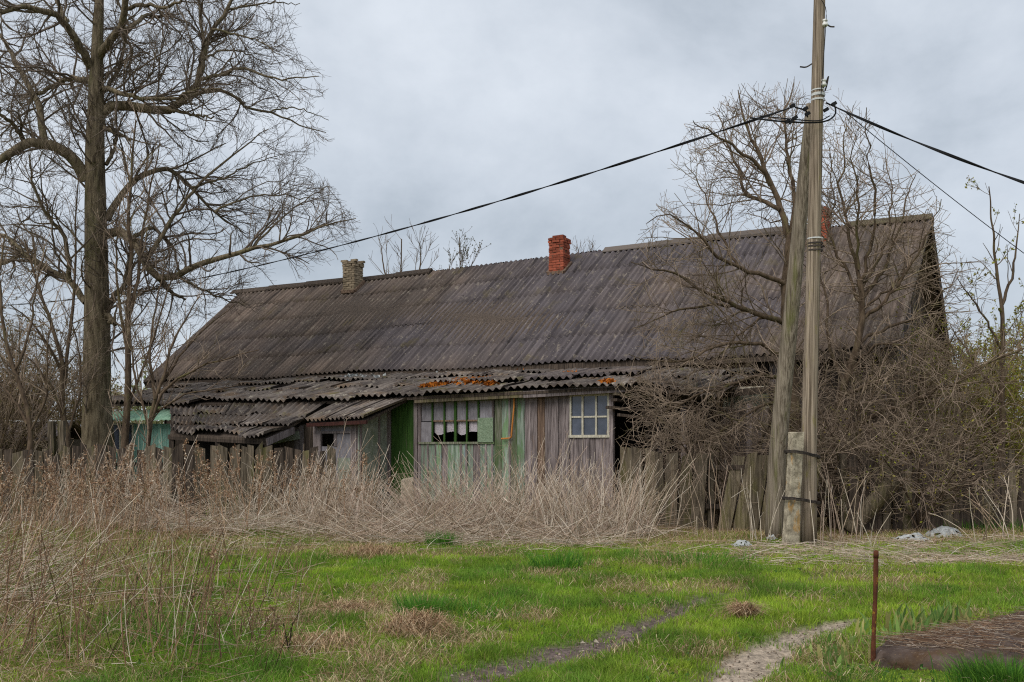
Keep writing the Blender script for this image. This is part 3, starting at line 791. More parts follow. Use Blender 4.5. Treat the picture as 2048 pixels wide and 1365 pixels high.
    f0, f1 = UP(330, LV), UP(640, LV)
    e1b = UP(620, -1.6)
    tiers = ((0., .36), (.33, .68), (.65, 1.02))
    def LL(a, s):       # a along, s up
        lo_u, hi_u = e0 + (e1 - e0) * a, f0 + (f1 + .05 - f0) * a
        lo_z, hi_z = z0 + (z1 - z0) * a, zeave(f0 + (f1 - f0) * a) - .03
        s2 = s
        return H(lo_u + (hi_u - lo_u) * s, vL + (LV + .25 - vL) * s, lo_z + (hi_z - lo_z) * s - .10 * math.sin(math.pi * s))
    rb = MB(); q = [LL(.01, .03), LL(.99, .03), LL(.99, .98), LL(.01, .98)]
    rb.hexa([p - up * .13 for p in q] + [p - up * .07 for p in q]); pl = rb.build('porch_roof', M['wood_dark'], house)
    for r, (s0, s1) in enumerate(tiers):
        n = (4, 5, 5)[r]
        for i in range(n):
            a0, a1 = i / n, (i + 1) / n + .012
            j, t = rng.normal() * .035, rng.normal() * .04
            sheet('roof_sheet', LL(a0, s0 + j) + up * t, LL(a1, s0 + j) - up * t, LL(a1, s1), LL(a0, s1), M['roof_lean'], pl, waves=6, amp=.034, lift=.05 + rng.random() * .02, uv0=(i * 1.2 + 80, r * 1.2 + 8), jit=.03, phase=rng.random())
    m = MB(); m.beam(LL(1.0, 0) - up * .12, LL(1.0, .42) - up * .12, .04, .16); m.build('barge_board', M['wood'], pl)
    for a in (.03, .5, .97):
        m = MB(); b = LL(a, .06); m.beam([b[0], b[1], 0], [b[0], b[1], b[2] - .1], .12, .12, up=(0, 1, 0)); m.build('post', M['wood_dark'], pl)
    m = MB(); m.beam(LL(.0, .05) - up * .15, LL(1, .05) - up * .15, .1, .12); m.build('beam', M['wood_dark'], pl)
entrance()

def green_porch():
    v = -1.0; rng = np.random.default_rng(51)
    m = MB(); m.hbox(UP(335, v), UP(400, v), v + .6, v + .66, 0, 2.2)
    w = m.build('porch_wall', M['dark'], house)  # recess wall in the painted near-black shade colour
    p = 199
    while p < 335:
        q = p + 9
        if 215 < p < 262: z1 = HP(240, 905, v)[1]
        else: z1 = HP(p, 848, v)[1]
        m = MB(); m.hbox(UP(p, v), UP(q, v) - .008, v, v + .03, .1, z1); m.build('plank', M['teal'], w); p = q
    a, b = UP(215, v), UP(268, v); z0, z1 = HP(240, 903, v)[1], HP(240, 846, v)[1]
    f = MB(); f.hbox(a, b, v - .03, v + .03, z1 - .06, z1); f.hbox(a, b, v - .03, v + .03, z0, z0 + .06)
    for x in (a, (a + b) / 2 - .03, b - .06): f.hbox(x, x + .06, v - .025, v + .025, z0 + .06, z1 - .06)
    win = f.build('window', M['cream'], house); win['label'] = 'pale window in the teal porch behind the tree'
    for x0, x1 in ((a + .06, (a + b) / 2 - .03), ((a + b) / 2 + .03, b - .06)):
        m = MB(); m.hbox(x0, x1, v, v + .008, z0 + .06, z1 - .06); m.build('pane', M['glass'], win)
    vr = v - .35
    A, B = H(*[UP(212, vr), vr, HP(212, 842, vr)[1]]), H(UP(350, vr), vr, HP(350, 840, vr)[1])
    D, Cq = H(UP(225, -.1), -.1, HP(225, 824, -.1)[1]), H(UP(405, -.1), -.1, HP(405, 815, -.1)[1])
    o = sheet('awning', A, B, Cq, D, M['mint'], house, waves=16, amp=.012, k=6, lift=.0)
green_porch()

def open_bay():
    """dark sagging bay right of the six pane window: posts, slats, broken boards, a pale window"""
    rng = np.random.default_rng(61)
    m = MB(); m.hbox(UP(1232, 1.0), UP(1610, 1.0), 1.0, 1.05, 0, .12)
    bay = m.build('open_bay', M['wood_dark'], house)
    p = 1236
    while p < 1440:
        v = .6 + rng.random() * .9
        if rng.random() < .72:
            w = rng.uniform(4, 11)
            m = MB(); u = UP(p, v); uu = UP(p + w, v); l = rng.normal() * .06
            zt = rng.uniform(1.9, 2.6)
            m.hexa([H(u, v, 0), H(uu, v, 0), H(uu, v + .03, 0), H(u, v + .03, 0), H(u + l, v, zt), H(uu + l, v, zt - .05), H(uu + l, v + .03, zt - .05), H(u + l, v + .03, zt)])
            m.build('slat', M['wood_dark'] if rng.random() < .65 else M['wood'], bay)
        p += rng.uniform(8, 15)
    for (a, b, y0, y1, mt) in ((1213, 1300, 815, 822, 'wood_dark'), (1228, 1262, 800, 806, 'wood_dark'), (1228, 1300, 788, 795, 'fence'), (1236, 1330, 830, 842, 'wood_dark')):
        v = -.25; m = MB()
        m.beam(H(UP(a, v), v, HP(a, y0, v)[1]), H(UP(b, v + .6), v + .6, HP(b, y1, v + .6)[1]), .16, .06); m.build('broken_board', M[mt], bay)
    for px in (1368, 1500, 1600):
        m = MB(); u = UP(px, .4); m.hbox(u - .05, u + .05, .35, .45, 0, 2.5); m.build('post', M['wood'], bay)
    p = 1440
    while p < 1610:
        v = 1.0; q = p + rng.uniform(9, 14)
        z1 = HP(p, 818, v)[1] if 1446 < p < 1536 else 2.75
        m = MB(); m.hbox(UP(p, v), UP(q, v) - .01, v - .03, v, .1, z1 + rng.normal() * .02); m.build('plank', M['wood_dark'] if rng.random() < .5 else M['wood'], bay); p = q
    v = 1.0; a, b = UP(1448, v), UP(1538, v); z0, z1 = HP(1490, 818, v)[1], HP(1490, 774, v)[1]
    f = MB(); f.hbox(a, b, v - .04, v + .03, z0, z0 + .05); f.hbox(a, b, v - .04, v + .03, z1 - .05, z1)
    for x in np.linspace(a, b - .05, 4): f.hbox(x, x + .05, v - .035, v + .025, z0 + .05, z1 - .05)
    win = f.build('window', M['cream'], house); win['label'] = 'pale window half hidden behind the bare branches'
    xs = np.linspace(a, b - .05, 4)
    for i in range(3):
        m = MB(); m.hbox(xs[i] + .05, xs[i + 1], v - .005, v + .005, z0 + .05, z1 - .05); m.build('pane', M['asbestos'], win)
    m = MB(); m.beam(H(UP(1300, .8), .8, 2.62), H(UP(1620, .8), .8, 2.86), .12, .14); m.build('beam', M['wood_dark'], bay)
open_bay()

# ------------------------------------------------------------------ fences
def fence_plank(par, x, y, w, h, lean, back, dirv, mt, rng, t=.025, z0=-.03):
    d = np.array([dirv[0], dirv[1], 0.]); n = np.array([-dirv[1], dirv[0], 0.])
    b = np.array([x, y, z0]); top = b + d * lean + n * back + [0, 0, h]
    mid = (b + top) / 2 + n * rng.normal() * .012 + d * rng.normal() * .008
    ch, sk = rng.random(), rng.normal() * .04
    V = []
    for c, ww, dz in ((b, w, (0, 0)), (mid, w, (0, 0)), (top, w * rng.uniform(.85, 1), (sk, -sk))):
        V += [c - d * ww / 2 - n * t / 2 + [0, 0, dz[0]], c + d * ww / 2 - n * t / 2 + [0, 0, dz[1]], c + d * ww / 2 + n * t / 2 + [0, 0, dz[1]], c - d * ww / 2 + n * t / 2 + [0, 0, dz[0]]]
    f = [(3, 2, 1, 0), (8, 9, 10, 11)]
    for k in (0, 4): f += [(k, k + 1, k + 5, k + 4), (k + 1, k + 2, k + 6, k + 5), (k + 2, k + 3, k + 7, k + 6), (k + 3, k, k + 4, k + 7)]
    m = MB(); m.add(V, f); return m.build('plank', mt, par)
def fence(label, a, b, hfun, mats, wr, seed, lean_fn, gap=.1, skip=()):
    rng = np.random.default_rng(seed)
    a, b = A_(a)[:2], A_(b)[:2]; L = np.linalg.norm(b - a); d = (b - a) / L; n = np.array([-d[1], d[0]])
    f = thing('plank_fence', label, 'fence', (*(a + b) / 2, 0))
    s = 0
    while s < L:
        w = rng.uniform(*wr); p = a + d * (s + w / 2)
        px = 1024 + F * p[0] / p[1]
        if not any(k0 < px < k1 for k0, k1 in skip):
            h = hfun(px) + rng.normal() * .04
            fence_plank(f, p[0], p[1], w, h, lean_fn(px, rng), rng.normal() * .03, d, mats[rng.integers(len(mats))], rng)
        s += w + (rng.random() < gap) * rng.random() * .06 + .004
    for z in (.45, 1.2):
        m = MB(); pa, pb = a + n * .06, b + n * .06
        m.beam((*pa, z), (*pb, z + .03), .05, .09); m.build('rail', M['wood_dark'], f)
    k = max(2, int(L / 2.6))
    for i in range(k + 1):
        p = a + d * L * i / k + n * .16
        m = MB(); m.beam((*p, -.1), (p[0] + rng.normal() * .02, p[1], 1.5 + rng.normal() * .06), .11, .11, up=(0, 1, 0)); m.build('post', M['fence'], f)
    return f
def hl(px): return float(np.interp(px, [-200, 0, 110, 130, 330, 420, 650, 700], [1.55, 1.6, 1.5, 1.68, 1.64, 1.68, 1.6, 1.6]))
FL = fence('dark weathered plank fence along the left side in front of the porch roof', W(-230, 0, 21.5), W(668, 0, 23.0), hl, [M['fence'], M['fence'], M['wood_dark']], (.15, .26), 71, lambda p, r: r.normal() * .02)
for px, t in ((123, 842), (103, 843)):
    Y = 22.3; p = W(px, t, Y); m = MB(); m.beam((p[0], Y + .12, -.1), p, .13, .13, up=(0, 1, 0)); m.build('post', M['fence'], FL)
def hr(px): return float(np.interp(px, [1230, 1260, 1300, 1400, 1480, 1560, 1640], [1.66, 1.62, 1.55, 1.5, 1.52, 1.45, 1.5]))
def leanr(px, r): return (.0 if px < 1360 else .12 if px < 1440 else .28) + r.normal() * .03
fence('mossy leaning plank fence between the cream window and the utility pole', (2.18, 20.1), (5.35, 18.35), hr, [M['fence_moss'], M['fence_moss'], M['fence']], (.17, .27), 72, leanr, .25, ((1415, 1438),))
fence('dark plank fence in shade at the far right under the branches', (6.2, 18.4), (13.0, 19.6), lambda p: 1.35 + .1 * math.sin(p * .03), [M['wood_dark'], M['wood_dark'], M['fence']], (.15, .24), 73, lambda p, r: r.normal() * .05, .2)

def shed():
    s = thing('grey_shed', 'low grey shed with a pale ridge behind the far left end of the fence', 'shed', (-16, 30, 0))
    m = MB()
    def bx(x0, x1, y0, y1, z0, z1): m.hexa([(x0, y0, z0), (x1, y0, z0), (x1, y1, z0), (x0, y1, z0), (x0, y0, z1), (x1, y0, z1), (x1, y1, z1), (x0, y1, z1)])
    x0, x1 = W(-120, 0, 30)[0], W(98, 0, 30)[0]
    bx(x0, x1, 30.2, 33, 0, 1.85); m.build('wall', M['fence'], s)
    n = 7
    for i in range(n):
        a, b = x0 - .1 + (x1 - x0 + .3) * i / n, x0 - .1 + (x1 - x0 + .3) * (i + 1) / n + .04
        sheet('roof_sheet', (a, 29.8, 1.8), (b, 29.8, 1.8), (b - .2, 31.6, 2.38), (a - .2, 31.6, 2.38), M['roof_old'], s, waves=4, uv0=(i * 1.1 + 90, 0))
    r = MB(); r.beam((x0 - .2, 31.6, 2.43), (x1 - .1, 31.6, 2.43), .2, .05); r.build('ridge_cap', M['galv'], s)
    sheet('rear_roof_sheet', (x1, 33.4, 1.8), (x0, 33.4, 1.8), (x0, 31.6, 2.38), (x1, 31.6, 2.38), M['roof_old'], s, waves=20, uv0=(120, 0))
shed()

# ------------------------------------------------------------------ pole and cables
PY = 16.3
def pole():
    p = thing('utility_pole', 'tall weathered wooden utility pole braced by a mossy strut and concrete stub', 'utility pole', (*W(1617, 0, PY)[:2], 0))
    pts = [W(1617, 1096, PY), W(1618, 900, PY), W(1625, 600, PY), W(1632, 300, PY), W(1639, 0, PY), W(1641, -90, PY)]
    P = resample(pts, 24); r = np.interp(np.linspace(0, 1, 24), [0, .35, 1], [.135, .118, .088])
    V, q, _ = tubes(P[None], r[None], 18); mesh_np('pole', V, [q] + cap_faces(24, 18), M['pole'], p, True)
    YS = 17.4
    pts = [W(1548, 1090, YS), W(1556, 900, YS - .1), W(1585, 600, YS - .45), W(1606, 380, PY + .45), W(1625, 208, PY + .17)]
    P = resample(pts, 20); V, q, _ = tubes(P[None], np.linspace(.165, .10, 20)[None], 16); mesh_np('strut', V, [q] + cap_faces(20, 16), M['strut'], p, True)
    # concrete stub
    yc = PY - .26; m = MB()
    def c(px, py, y): return W(px, py, y)
    n = 9; ring = []
    rg = np.random.default_rng(3)
    for i in range(n):
        t = i / (n - 1); z = -.1 + 1.94 * t
        cx = W(1580 + 11 * t, 0, yc)[0] + .002 * i; hw, hd = .102 + .012 * (1 - t) + rg.normal() * .003, .075
        ang = .25
        for (a, b) in ((-1, -1), (1, -1), (1, 1), (-1, 1)):
            ch = .0
            x, y = a * hw, b * hd
            ring.append((cx + x * math.cos(ang) - y * math.sin(ang) + rg.normal() * .003, yc + x * math.sin(ang) + y * math.cos(ang), z + rg.normal() * .004))
    f = [(3, 2, 1, 0), tuple(4 * (n - 1) + k for k in range(4))]
    for i in range(n - 1):
        for k in range(4): f.append((4 * i + k, 4 * i + (k + 1) % 4, 4 * i + 4 + (k + 1) % 4, 4 * i + 4 + k))
    m.add(ring, f); st = m.build('concrete_stub', M['concrete'], p)
    bv = st.modifiers.new('bevel', 'BEVEL'); bv.width = .014; bv.segments = 2
    for py in (910, 1003):
        t = (1090 - py) / 230.0
        c0 = W(1580 + 11 * t, py, yc); c1 = W(1620, py + 6, PY)
        P = []
        for k in range(26):
            a = 2 * math.pi * k / 25
            # loop round both stub and pole
            cx, cy = (c0 + c1)[:2] / 2
            dx, dy = (c1 - c0)[:2]; L = math.hypot(dx, dy); dx, dy = dx / L, dy / L
            e, w_ = L / 2 + .15 * abs(math.cos(a)) ** .3, .165
            ca = math.copysign(abs(math.cos(a)) ** .6, math.cos(a)); sa = math.copysign(abs(math.sin(a)) ** .6, math.sin(a))
            P.append((cx + dx * ca * e - dy * sa * w_, cy + dy * ca * e + dx * sa * w_, c0[2] - .05 * ca + .004 * math.sin(9 * a)))
        P = np.array(P); mm = []
        for dz in (-.012, .006, .022): mm.append(tubes((P + [0, 0, dz])[None], np.full((1, 26), .009), 6)[:2])
        V, q = join(mm); mesh_np('wire_tie', V, q, M['iron'], p, True)
    def ring_at(py, r, h, mt, name):
        P = W(1617 + (1096 - py) / 1096 * 23, py, PY); Pp = np.array([P - [0, 0, h / 2], P + [0, 0, h / 2]])
        V, q, _ = tubes(Pp[None], np.full((1, 2), r), 20); mesh_np(name, V, q, M[mt], p, True)
    for py, h in ((182, .02), (191, .045), (201, .03)): ring_at(py, .112, h, 'galv', 'metal_band')
    for py in (488, 494, 502): ring_at(py, .128, .025, 'iron', 'wire_tie')
    ring_at(478, .128, .02, 'galv', 'metal_band')
    # hooks with insulators
    def hook(px0, py0, px1, py1, ins):
        a, b = W(px0, py0, PY - .05), W(px1, py1, PY - .08)
        P = resample([a, (a + b) / 2 + [0, 0, -.03], b], 7); V, q, _ = tubes(P[None], np.full((1, 7), .012), 6); h = mesh_np('hook', V, q, M['iron'], p, True)
        if ins is not None:
            c = W(*ins, PY - .08); z = np.array([-.07, -.05, -.045, -.01, -.005, .02, .025, .05, .06]); r = np.array([.02, .045, .05, .045, .035, .038, .045, .04, .012])
            P = c + np.stack([0 * z, 0 * z, z], 1); V, q, _ = tubes(P[None], r[None], 14); mesh_np('insulator', V, [q] + cap_faces(9, 14), M['porcelain'], h, True)
    hook(1650, 45, 1669, 54, (1650, 46)); hook(1624, 128, 1600, 134, None); hook(1645, 178, 1656, 155, (1647, 166)); hook(1650, 182, 1657, 153, None)
    # small black clamps and jumper loops round the top
    def tb(pts, r, name='jumper_wire'):
        P = resample(pts, 24); V, q, _ = tubes(P[None], np.full((1, 24), r), 6); mesh_np(name, V, q, M['wire'], p, True)
    tb([W(1590, 215, PY - .2), W(1612, 222, PY - .15), W(1615, 235, PY - .15)], .012)
    tb([W(1500, 236, PY), W(1560, 243, PY - .2), W(1640, 245, PY - .2), W(1670, 230, PY - .1), W(1668, 205, PY)], .014)
    tb([W(1520, 232, PY), W(1575, 238, PY - .2), W(1635, 242, PY - .22), W(1660, 232, PY - .1)], .010)
    tb([W(1643, 0, PY - .12), W(1652, 20, PY - .12), W(1651, 60, PY - .12), W(1647, 120, PY - .13), W(1642, 190, PY - .14)], .006)
    for x, y in ((1585, 212), (1611, 218), (1615, 228), (1575, 243), (1582, 244), (1590, 236), (1652, 220), (1668, 208)):
        m = MB(); c_ = W(x, y, PY - .22); m.beam(c_ - [.035, 0, .02], c_ + [.035, 0, .02], .045, .05); m.build('cable_clamp', M['wire'], p)
pole()
def cable(name, label, cat, a, b, sag, r, twist=False, n=60, seed=0):
    t = np.linspace(0, 1, n)[:, None]; P = A_(a) * (1 - t) + A_(b) * t; P[:, 2:] -= 4 * sag * t * (1 - t)
    V, q, _ = tubes(P[None], np.full((1, n), r), 6); parts = [(V, q)]
    if twist:
        n2 = 400; t2 = np.linspace(0, 1, n2); Q = np.stack([np.interp(t2, t[:, 0], P[:, k]) for k in range(3)], 1)
        ph = t2 * np.linalg.norm(A_(b) - A_(a)) * 2 * math.pi / 2.6
        for o in (0, math.pi):
            Q2 = Q + np.stack([0 * ph, .013 * np.cos(ph + o) , .013 * np.sin(ph + o)], 1) * (1 + .3 * np.sin(ph * .13)[:, None])
            parts.append(tubes(Q2[None], np.full((1, n2), r * .85), 5)[:2])
    V, q = join(parts); o = mesh_np(name, V, q, M['wire'], None, True)
    return tag(o, label, cat)
far_l = W(-150, 610, 44)
cable('power_cable', 'thick twisted black cable running left from the pole over the house roof', 'cable', W(1590, 213, PY - .1), far_l, 1.05, .011, True)
cable('power_cable', 'black bundled cables running right from the pole to the picture edge', 'cable', W(1652, 206, PY - .05), (12.6, 10.7, 2.8), .45, .011, True)
cable('service_wire', 'thin single wire sloping down right from the pole past the roof gable', 'wire', W(1690, 224, PY), W(2120, 560, 19), .05, .007)

# ------------------------------------------------------------------ trees
def limb(pts, Y0, Y1, w0, w1, n=16, rng=None, wob=.0):
    pts = A_(pts); k = len(pts); s = np.linspace(0, 1, k)
    Q = np.stack([W(pts[i, 0], pts[i, 1], Y0 + (Y1 - Y0) * s[i]) for i in range(k)])
    Q = resample(Q, n)
    if rng is not None and wob: Q[1:] += rng.normal(size=(n - 1, 3)) * wob
    r = np.interp(np.linspace(0, 1, n), [0, 1], [w0, w1]) / 2 / F * ((Y0 + Y1) / 2)
    return Q, r
def tree(name, label, cat, trunk, limbs, levels, bark, twigmat, seed, keep=None, sides=9, group=None, leaves=None, base=None):
    rng = np.random.default_rng(seed)
    tq, tr = trunk
    t = thing(name, label, cat, (tq[0, 0], tq[0, 1], 0), group)
    n = 90; tq2 = resample(tq, n); tr2 = np.interp(np.linspace(0, 1, n), np.linspace(0, 1, len(tr)), tr); S_ = sides + 9
    V, q, _ = tubes(tq2[None], tr2[None], S_); Vr = V.reshape(n, S_, 3); an = np.arange(S_) * 2 * math.pi / S_
    f_ = 1 + .16 * (fbm(np.cos(an)[None] * 1.6 + 5 + tq2[:, 2:3] * .15, np.sin(an)[None] * 1.6 + tq2[:, 2:3] * 1.1, seed) - .5) + .10 * (fbm(np.cos(an)[None] * 5 + 9, np.sin(an)[None] * 5 + tq2[:, 2:3] * 2.2, seed + 3) - .5)
    V = (tq2[:, None] + (Vr - tq2[:, None]) * f_[..., None]).reshape(-1, 3); n = len(tq); mesh_np('trunk', V, q, bark, t, True)
    for (Q, r) in limbs:
        V, q, _ = tubes(Q[None], r[None], sides); mesh_np('limb', V, q, bark, t, True)
    allp = [resample(x[0], 24) for x in limbs] + ([resample(tq, 24)] if levels.get('trunk', True) else [])
    allr = [np.interp(np.linspace(0, 1, 24), np.linspace(0, 1, len(x[1])), x[1]) for x in limbs] + ([np.interp(np.linspace(0, 1, 24), np.linspace(0, 1, n), tr)] if levels.get('trunk', True) else [])
    P, R = np.stack(allp), np.stack(allr)
    parts = []
    last = None
    for lv in levels['lv']:
        kw = dict(lv); S = kw.pop('S', 3)
        P, R = grow(P, R, rng, keep=keep, **kw)
        V, q, _ = tubes(P, R, S); parts.append((V, q)); last = P
    V, q = join(parts)
    mesh_np('crown', V, q, twigmat, t)
    if leaves:
        K, size, cols = leaves
        i = rng.integers(len(last), size=K); pos = last[i, rng.integers(1, last.shape[1], size=K)] + rng.normal(size=(K, 3)) * .02
        V, q = specks(pos, rng.uniform(size * .6, size * 1.3, K), rng, 1.1)
        c = A_(cols)[rng.integers(len(cols), size=K)] * rng.uniform(.7, 1.2, (K, 1))
        mesh_np('foliage', V, q, M['leaf'], t, False, np.repeat(c, 4, 0))
    return t

def big_tree():
    rng = np.random.default_rng(81); Y = 27.0
    tk = resample([W(x, y, Y) for x, y in ((196, 1015), (196, 880), (194, 700), (193, 500), (190, 340), (192, 220), (193, 150), (196, 60), (199, -20), (196, -150), (206, -320), (210, -420))], 40)
    ys = HZ - F * (tk[:, 2] - CH) / Y
    tr = np.interp(-ys, [-1010, -900, -800, -600, -380, -220, -140, -60, 0, 150, 420], [82, 62, 54, 48, 40, 33, 26, 21, 17, 10, 3]) / 2 / F * Y
    spec = [
     ([(172, 362), (150, 325), (120, 300), (90, 288), (50, 290), (20, 305), (0, 320), (-50, 340)], -1.0, 26, 12),
     ([(90, 288), (85, 240), (75, 210), (65, 190), (40, 140), (20, 100), (0, 75), (-40, 30)], 1.2, 15, 5),
     ([(50, 289), (35, 260), (10, 235), (-20, 215)], -1.5, 11, 5),
     ([(184, 165), (150, 156), (130, 158), (105, 172), (75, 190), (60, 202)], 1.5, 12, 7),
     ([(184, 135), (160, 95), (135, 55), (110, 30), (70, 18), (30, 15), (-20, 28)], -1.5, 18, 7),
     ([(135, 55), (122, 20), (105, -25), (80, -90)], 1, 10, 3),
     ([(198, 115), (215, 85), (240, 60), (250, 20), (262, -40), (300, -140)], -.8, 18, 6),
     ([(240, 60), (270, 50), (290, 32), (320, 33)], 1.4, 10, 6),
     ([(252, 18), (290, 10), (330, 15), (372, -8), (420, -60)], -1.4, 9, 3),
     ([(203, 228), (216, 215), (250, 214), (290, 218), (340, 220), (368, 198), (398, 160), (405, 120), (425, 60), (455, 20), (480, -35)], .8, 21, 5),
     ([(398, 160), (440, 150), (485, 136), (530, 153), (580, 158), (640, 152)], -.8, 8, 1.6),
     ([(355, 212), (390, 188), (450, 183), (485, 205), (495, 218), (540, 225), (600, 250), (652, 268)], 1.0, 9, 1.6),
     ([(402, 150), (412, 100), (405, 60), (398, 0), (392, -60)], .6, 9, 3),
     ([(340, 220), (390, 232), (425, 233)], -.5, 8, 3),
     ([(203, 178), (240, 185), (290, 198), (350, 195), (395, 180), (440, 176)], -1.0, 11, 3),
     ([(206, 185), (225, 165), (240, 130), (250, 80), (242, 40)], 1.2, 9, 4),
     ([(214, 440), (240, 395), (270, 360), (320, 338), (350, 345), (380, 375), (430, 425), (490, 465)], 1.2, 15, 2),
     ([(212, 470), (240, 465), (265, 480), (290, 530), (320, 555), (350, 552), (400, 528), (450, 515), (500, 498), (570, 480), (640, 455), (712, 440)], -1.2, 20, 1.6),
     ([(315, 552), (335, 578), (355, 592), (372, 600)], .8, 11, 4),
     ([(360, 556), (400, 578), (450, 600), (490, 610)], 1.4, 6, 1.6),
     ([(265, 480), (300, 456), (330, 475), (350, 510), (360, 560)], 1.2, 9, 2.5),
     ([(290, 525), (325, 470), (350, 430), (390, 380), (430, 340), (480, 300), (535, 255)], .3, 10, 1.6),
     ([(212, 640), (225, 595), (250, 568), (262, 510), (270, 480)], .5, 13, 6),
     ([(208, 620), (222, 640), (232, 648)], -.4, 13, 9),
     ([(172, 605), (140, 565), (110, 545), (70, 520), (40, 512), (0, 530), (-40, 545)], 1.2, 14, 5),
     ([(140, 565), (130, 480), (95, 430), (70, 380), (58, 310)], -1.2, 11, 3),
     ([(60, 518), (20, 480), (0, 468), (-30, 460)], 1.0, 9, 4),
     ([(210, 255), (235, 268), (262, 280)], -.4, 10, 5), ([(212, 330), (228, 300), (232, 270), (218, 250)], .6, 8, 4),
     ([(232, 60), (260, 92), (258, 140), (245, 160)], .8, 7, 3),
     ([(430, 425), (480, 400), (540, 390), (600, 395), (650, 400)], .8, 5, 1.4), ([(380, 375), (440, 360), (500, 330), (560, 310)], 1.1, 5, 1.4),
     ([(500, 498), (560, 440), (610, 400), (660, 370)], .4, 5, 1.4), ([(425, 60), (480, 70), (530, 90), (560, 110)], -.6, 5, 1.4), ([(455, 20), (510, 10), (560, 5), (600, 10)], .6, 5, 1.4),
     ([(540, 225), (580, 215), (620, 225), (655, 240)], .3, 3.5, 1.2), ([(405, 120), (450, 100), (500, 110), (545, 130)], 1.0, 5, 1.3),
    ]
    limbs = [limb(p, Y + np.sign(dy) * .05, Y + dy * 1.4, a, b, 18, rng, .02) for p, dy, a, b in spec]
    def keep(tip):
        x, y = pxy(tip)
        edge = np.interp(y, [-300, 0, 60, 110, 150, 220, 280, 330, 360, 440, 490, 540, 560, 620, 900], [600, 640, 600, 600, 672, 655, 672, 610, 660, 722, 730, 680, 610, 560, 380])
        return (x < edge) & (y < np.interp(x, [0, 330, 420], [800, 760, 640]))
    lv = dict(lv=[dict(per_m=4.6, L=(.9, 2.9), ang=(.45, 1.15), up=.02, wig=.2, n=8, rf=.55, rmin=.009, rmax=.034, tmin=.08, fall=.45, S=4),
                  dict(per_m=5.0, L=(.5, 1.5), ang=(.35, .95), up=.03, wig=.17, n=5, rf=.6, rmin=.0065, rmax=.014, tmin=.1),
                  dict(per_m=8.5, L=(.22, .72), ang=(.35, .9), up=.03, wig=.14, n=4, rf=.7, rmin=.0044, rmax=.007, tmin=.1)])
    tree('lime_tree', 'tall old bare tree with thick trunk left of the house', 'tree', (tk, tr), limbs, lv, M['bark'], M['twig'], 82, keep)
big_tree()

LV_S = dict(lv=[dict(per_m=5.5, L=(.6, 1.9), ang=(.3, .9), up=.06, wig=.14, n=6, rf=.5, rmin=.0065, rmax=.02, tmin=.12, S=3),
                dict(per_m=6.5, L=(.3, .9), ang=(.35, .9), up=.04, wig=.16, n=4, rf=.6, rmin=.005, rmax=.009, tmin=.1)])
def sapling(label, Y, tpts, w, limbs, seed, lv=LV_S, bark='bark_br', twig='twig_warm', leaves=None, keep=None, cat='tree', name='sapling'):
    rng = np.random.default_rng(seed)
    tq = limb(tpts, Y, Y, w[0], w[1], 22, rng, .012)
    ls = [limb(p, Y, Y + dy, a, b, 14, rng, .015) for p, dy, a, b in limbs]
    return tree(name, label, cat, tq, ls, lv, M[bark], M[twig], seed, keep, 7, leaves=leaves)
def gy(Y): return HZ + CH * F / Y + 3
def keepL(tip):
    x, y = pxy(tip); return (x < np.interp(y, [200, 450, 600, 720, 780, 900], [520, 430, 420, 500, 520, 460]))
sapling('slender twin-stemmed bare sapling just right of the big trunk', 25.0, [(247, gy(25)), (250, 880), (256, 760), (255, 620), (262, 520), (258, 430), (265, 330), (272, 240)], (17, 3),
        [([(256, 640), (275, 560), (285, 470), (300, 380), (320, 290)], .6, 8, 2), ([(254, 700), (238, 600), (232, 500), (240, 400)], -.5, 7, 2), ([(252, 820), (300, 700), (330, 600), (360, 520)], .8, 6, 2)], 91, keep=keepL)
sapling('bare sapling fanning out over the left end of the lean-to roof', 24.6, [(292, gy(24.6)), (300, 850), (320, 770), (345, 690), (370, 640), (400, 590)], (12, 2),
        [([(300, 850), (330, 780), (390, 740), (460, 715), (520, 700)], -.8, 7, 1.5), ([(310, 800), (300, 700), (310, 620), (330, 540)], .5, 7, 2), ([(318, 775), (370, 700), (420, 650), (470, 610)], .5, 6, 1.5), ([(296, 850), (270, 760), (262, 680), (250, 600)], -.4, 6, 2), ([(305, 830), (370, 790), (430, 780), (490, 770)], -.6, 5, 1.2)], 92, keep=keepL)
sapling('bare sapling with a bent dark stem just left of the big trunk', 25.4, [(140, gy(25.4)), (134, 880), (124, 800), (122, 720), (100, 640), (72, 560), (50, 480)], (15, 3),
        [([(124, 790), (138, 680), (150, 560), (150, 450), (160, 350)], .6, 8, 2), ([(122, 740), (100, 700), (60, 640), (20, 610)], -.8, 7, 2), ([(130, 860), (105, 780), (60, 720), (10, 690)], -.6, 7, 2), ([(134, 870), (160, 780), (158, 700), (140, 640)], .4, 6, 2)], 93, keep=keepL)
sapling('thin bare tree at the left picture edge beyond the fence', 24.0, [(48, gy(24)), (62, 880), (50, 800), (20, 720), (5, 640), (0, 560), (10, 470)], (13, 3),
        [([(55, 850), (20, 790), (-30, 740)], .4, 7, 2), ([(30, 740), (60, 660), (70, 580), (90, 500)], .7, 6, 2), ([(58, 870), (90, 800), (95, 720), (100, 640)], -.5, 6, 2)], 94, keep=keepL)

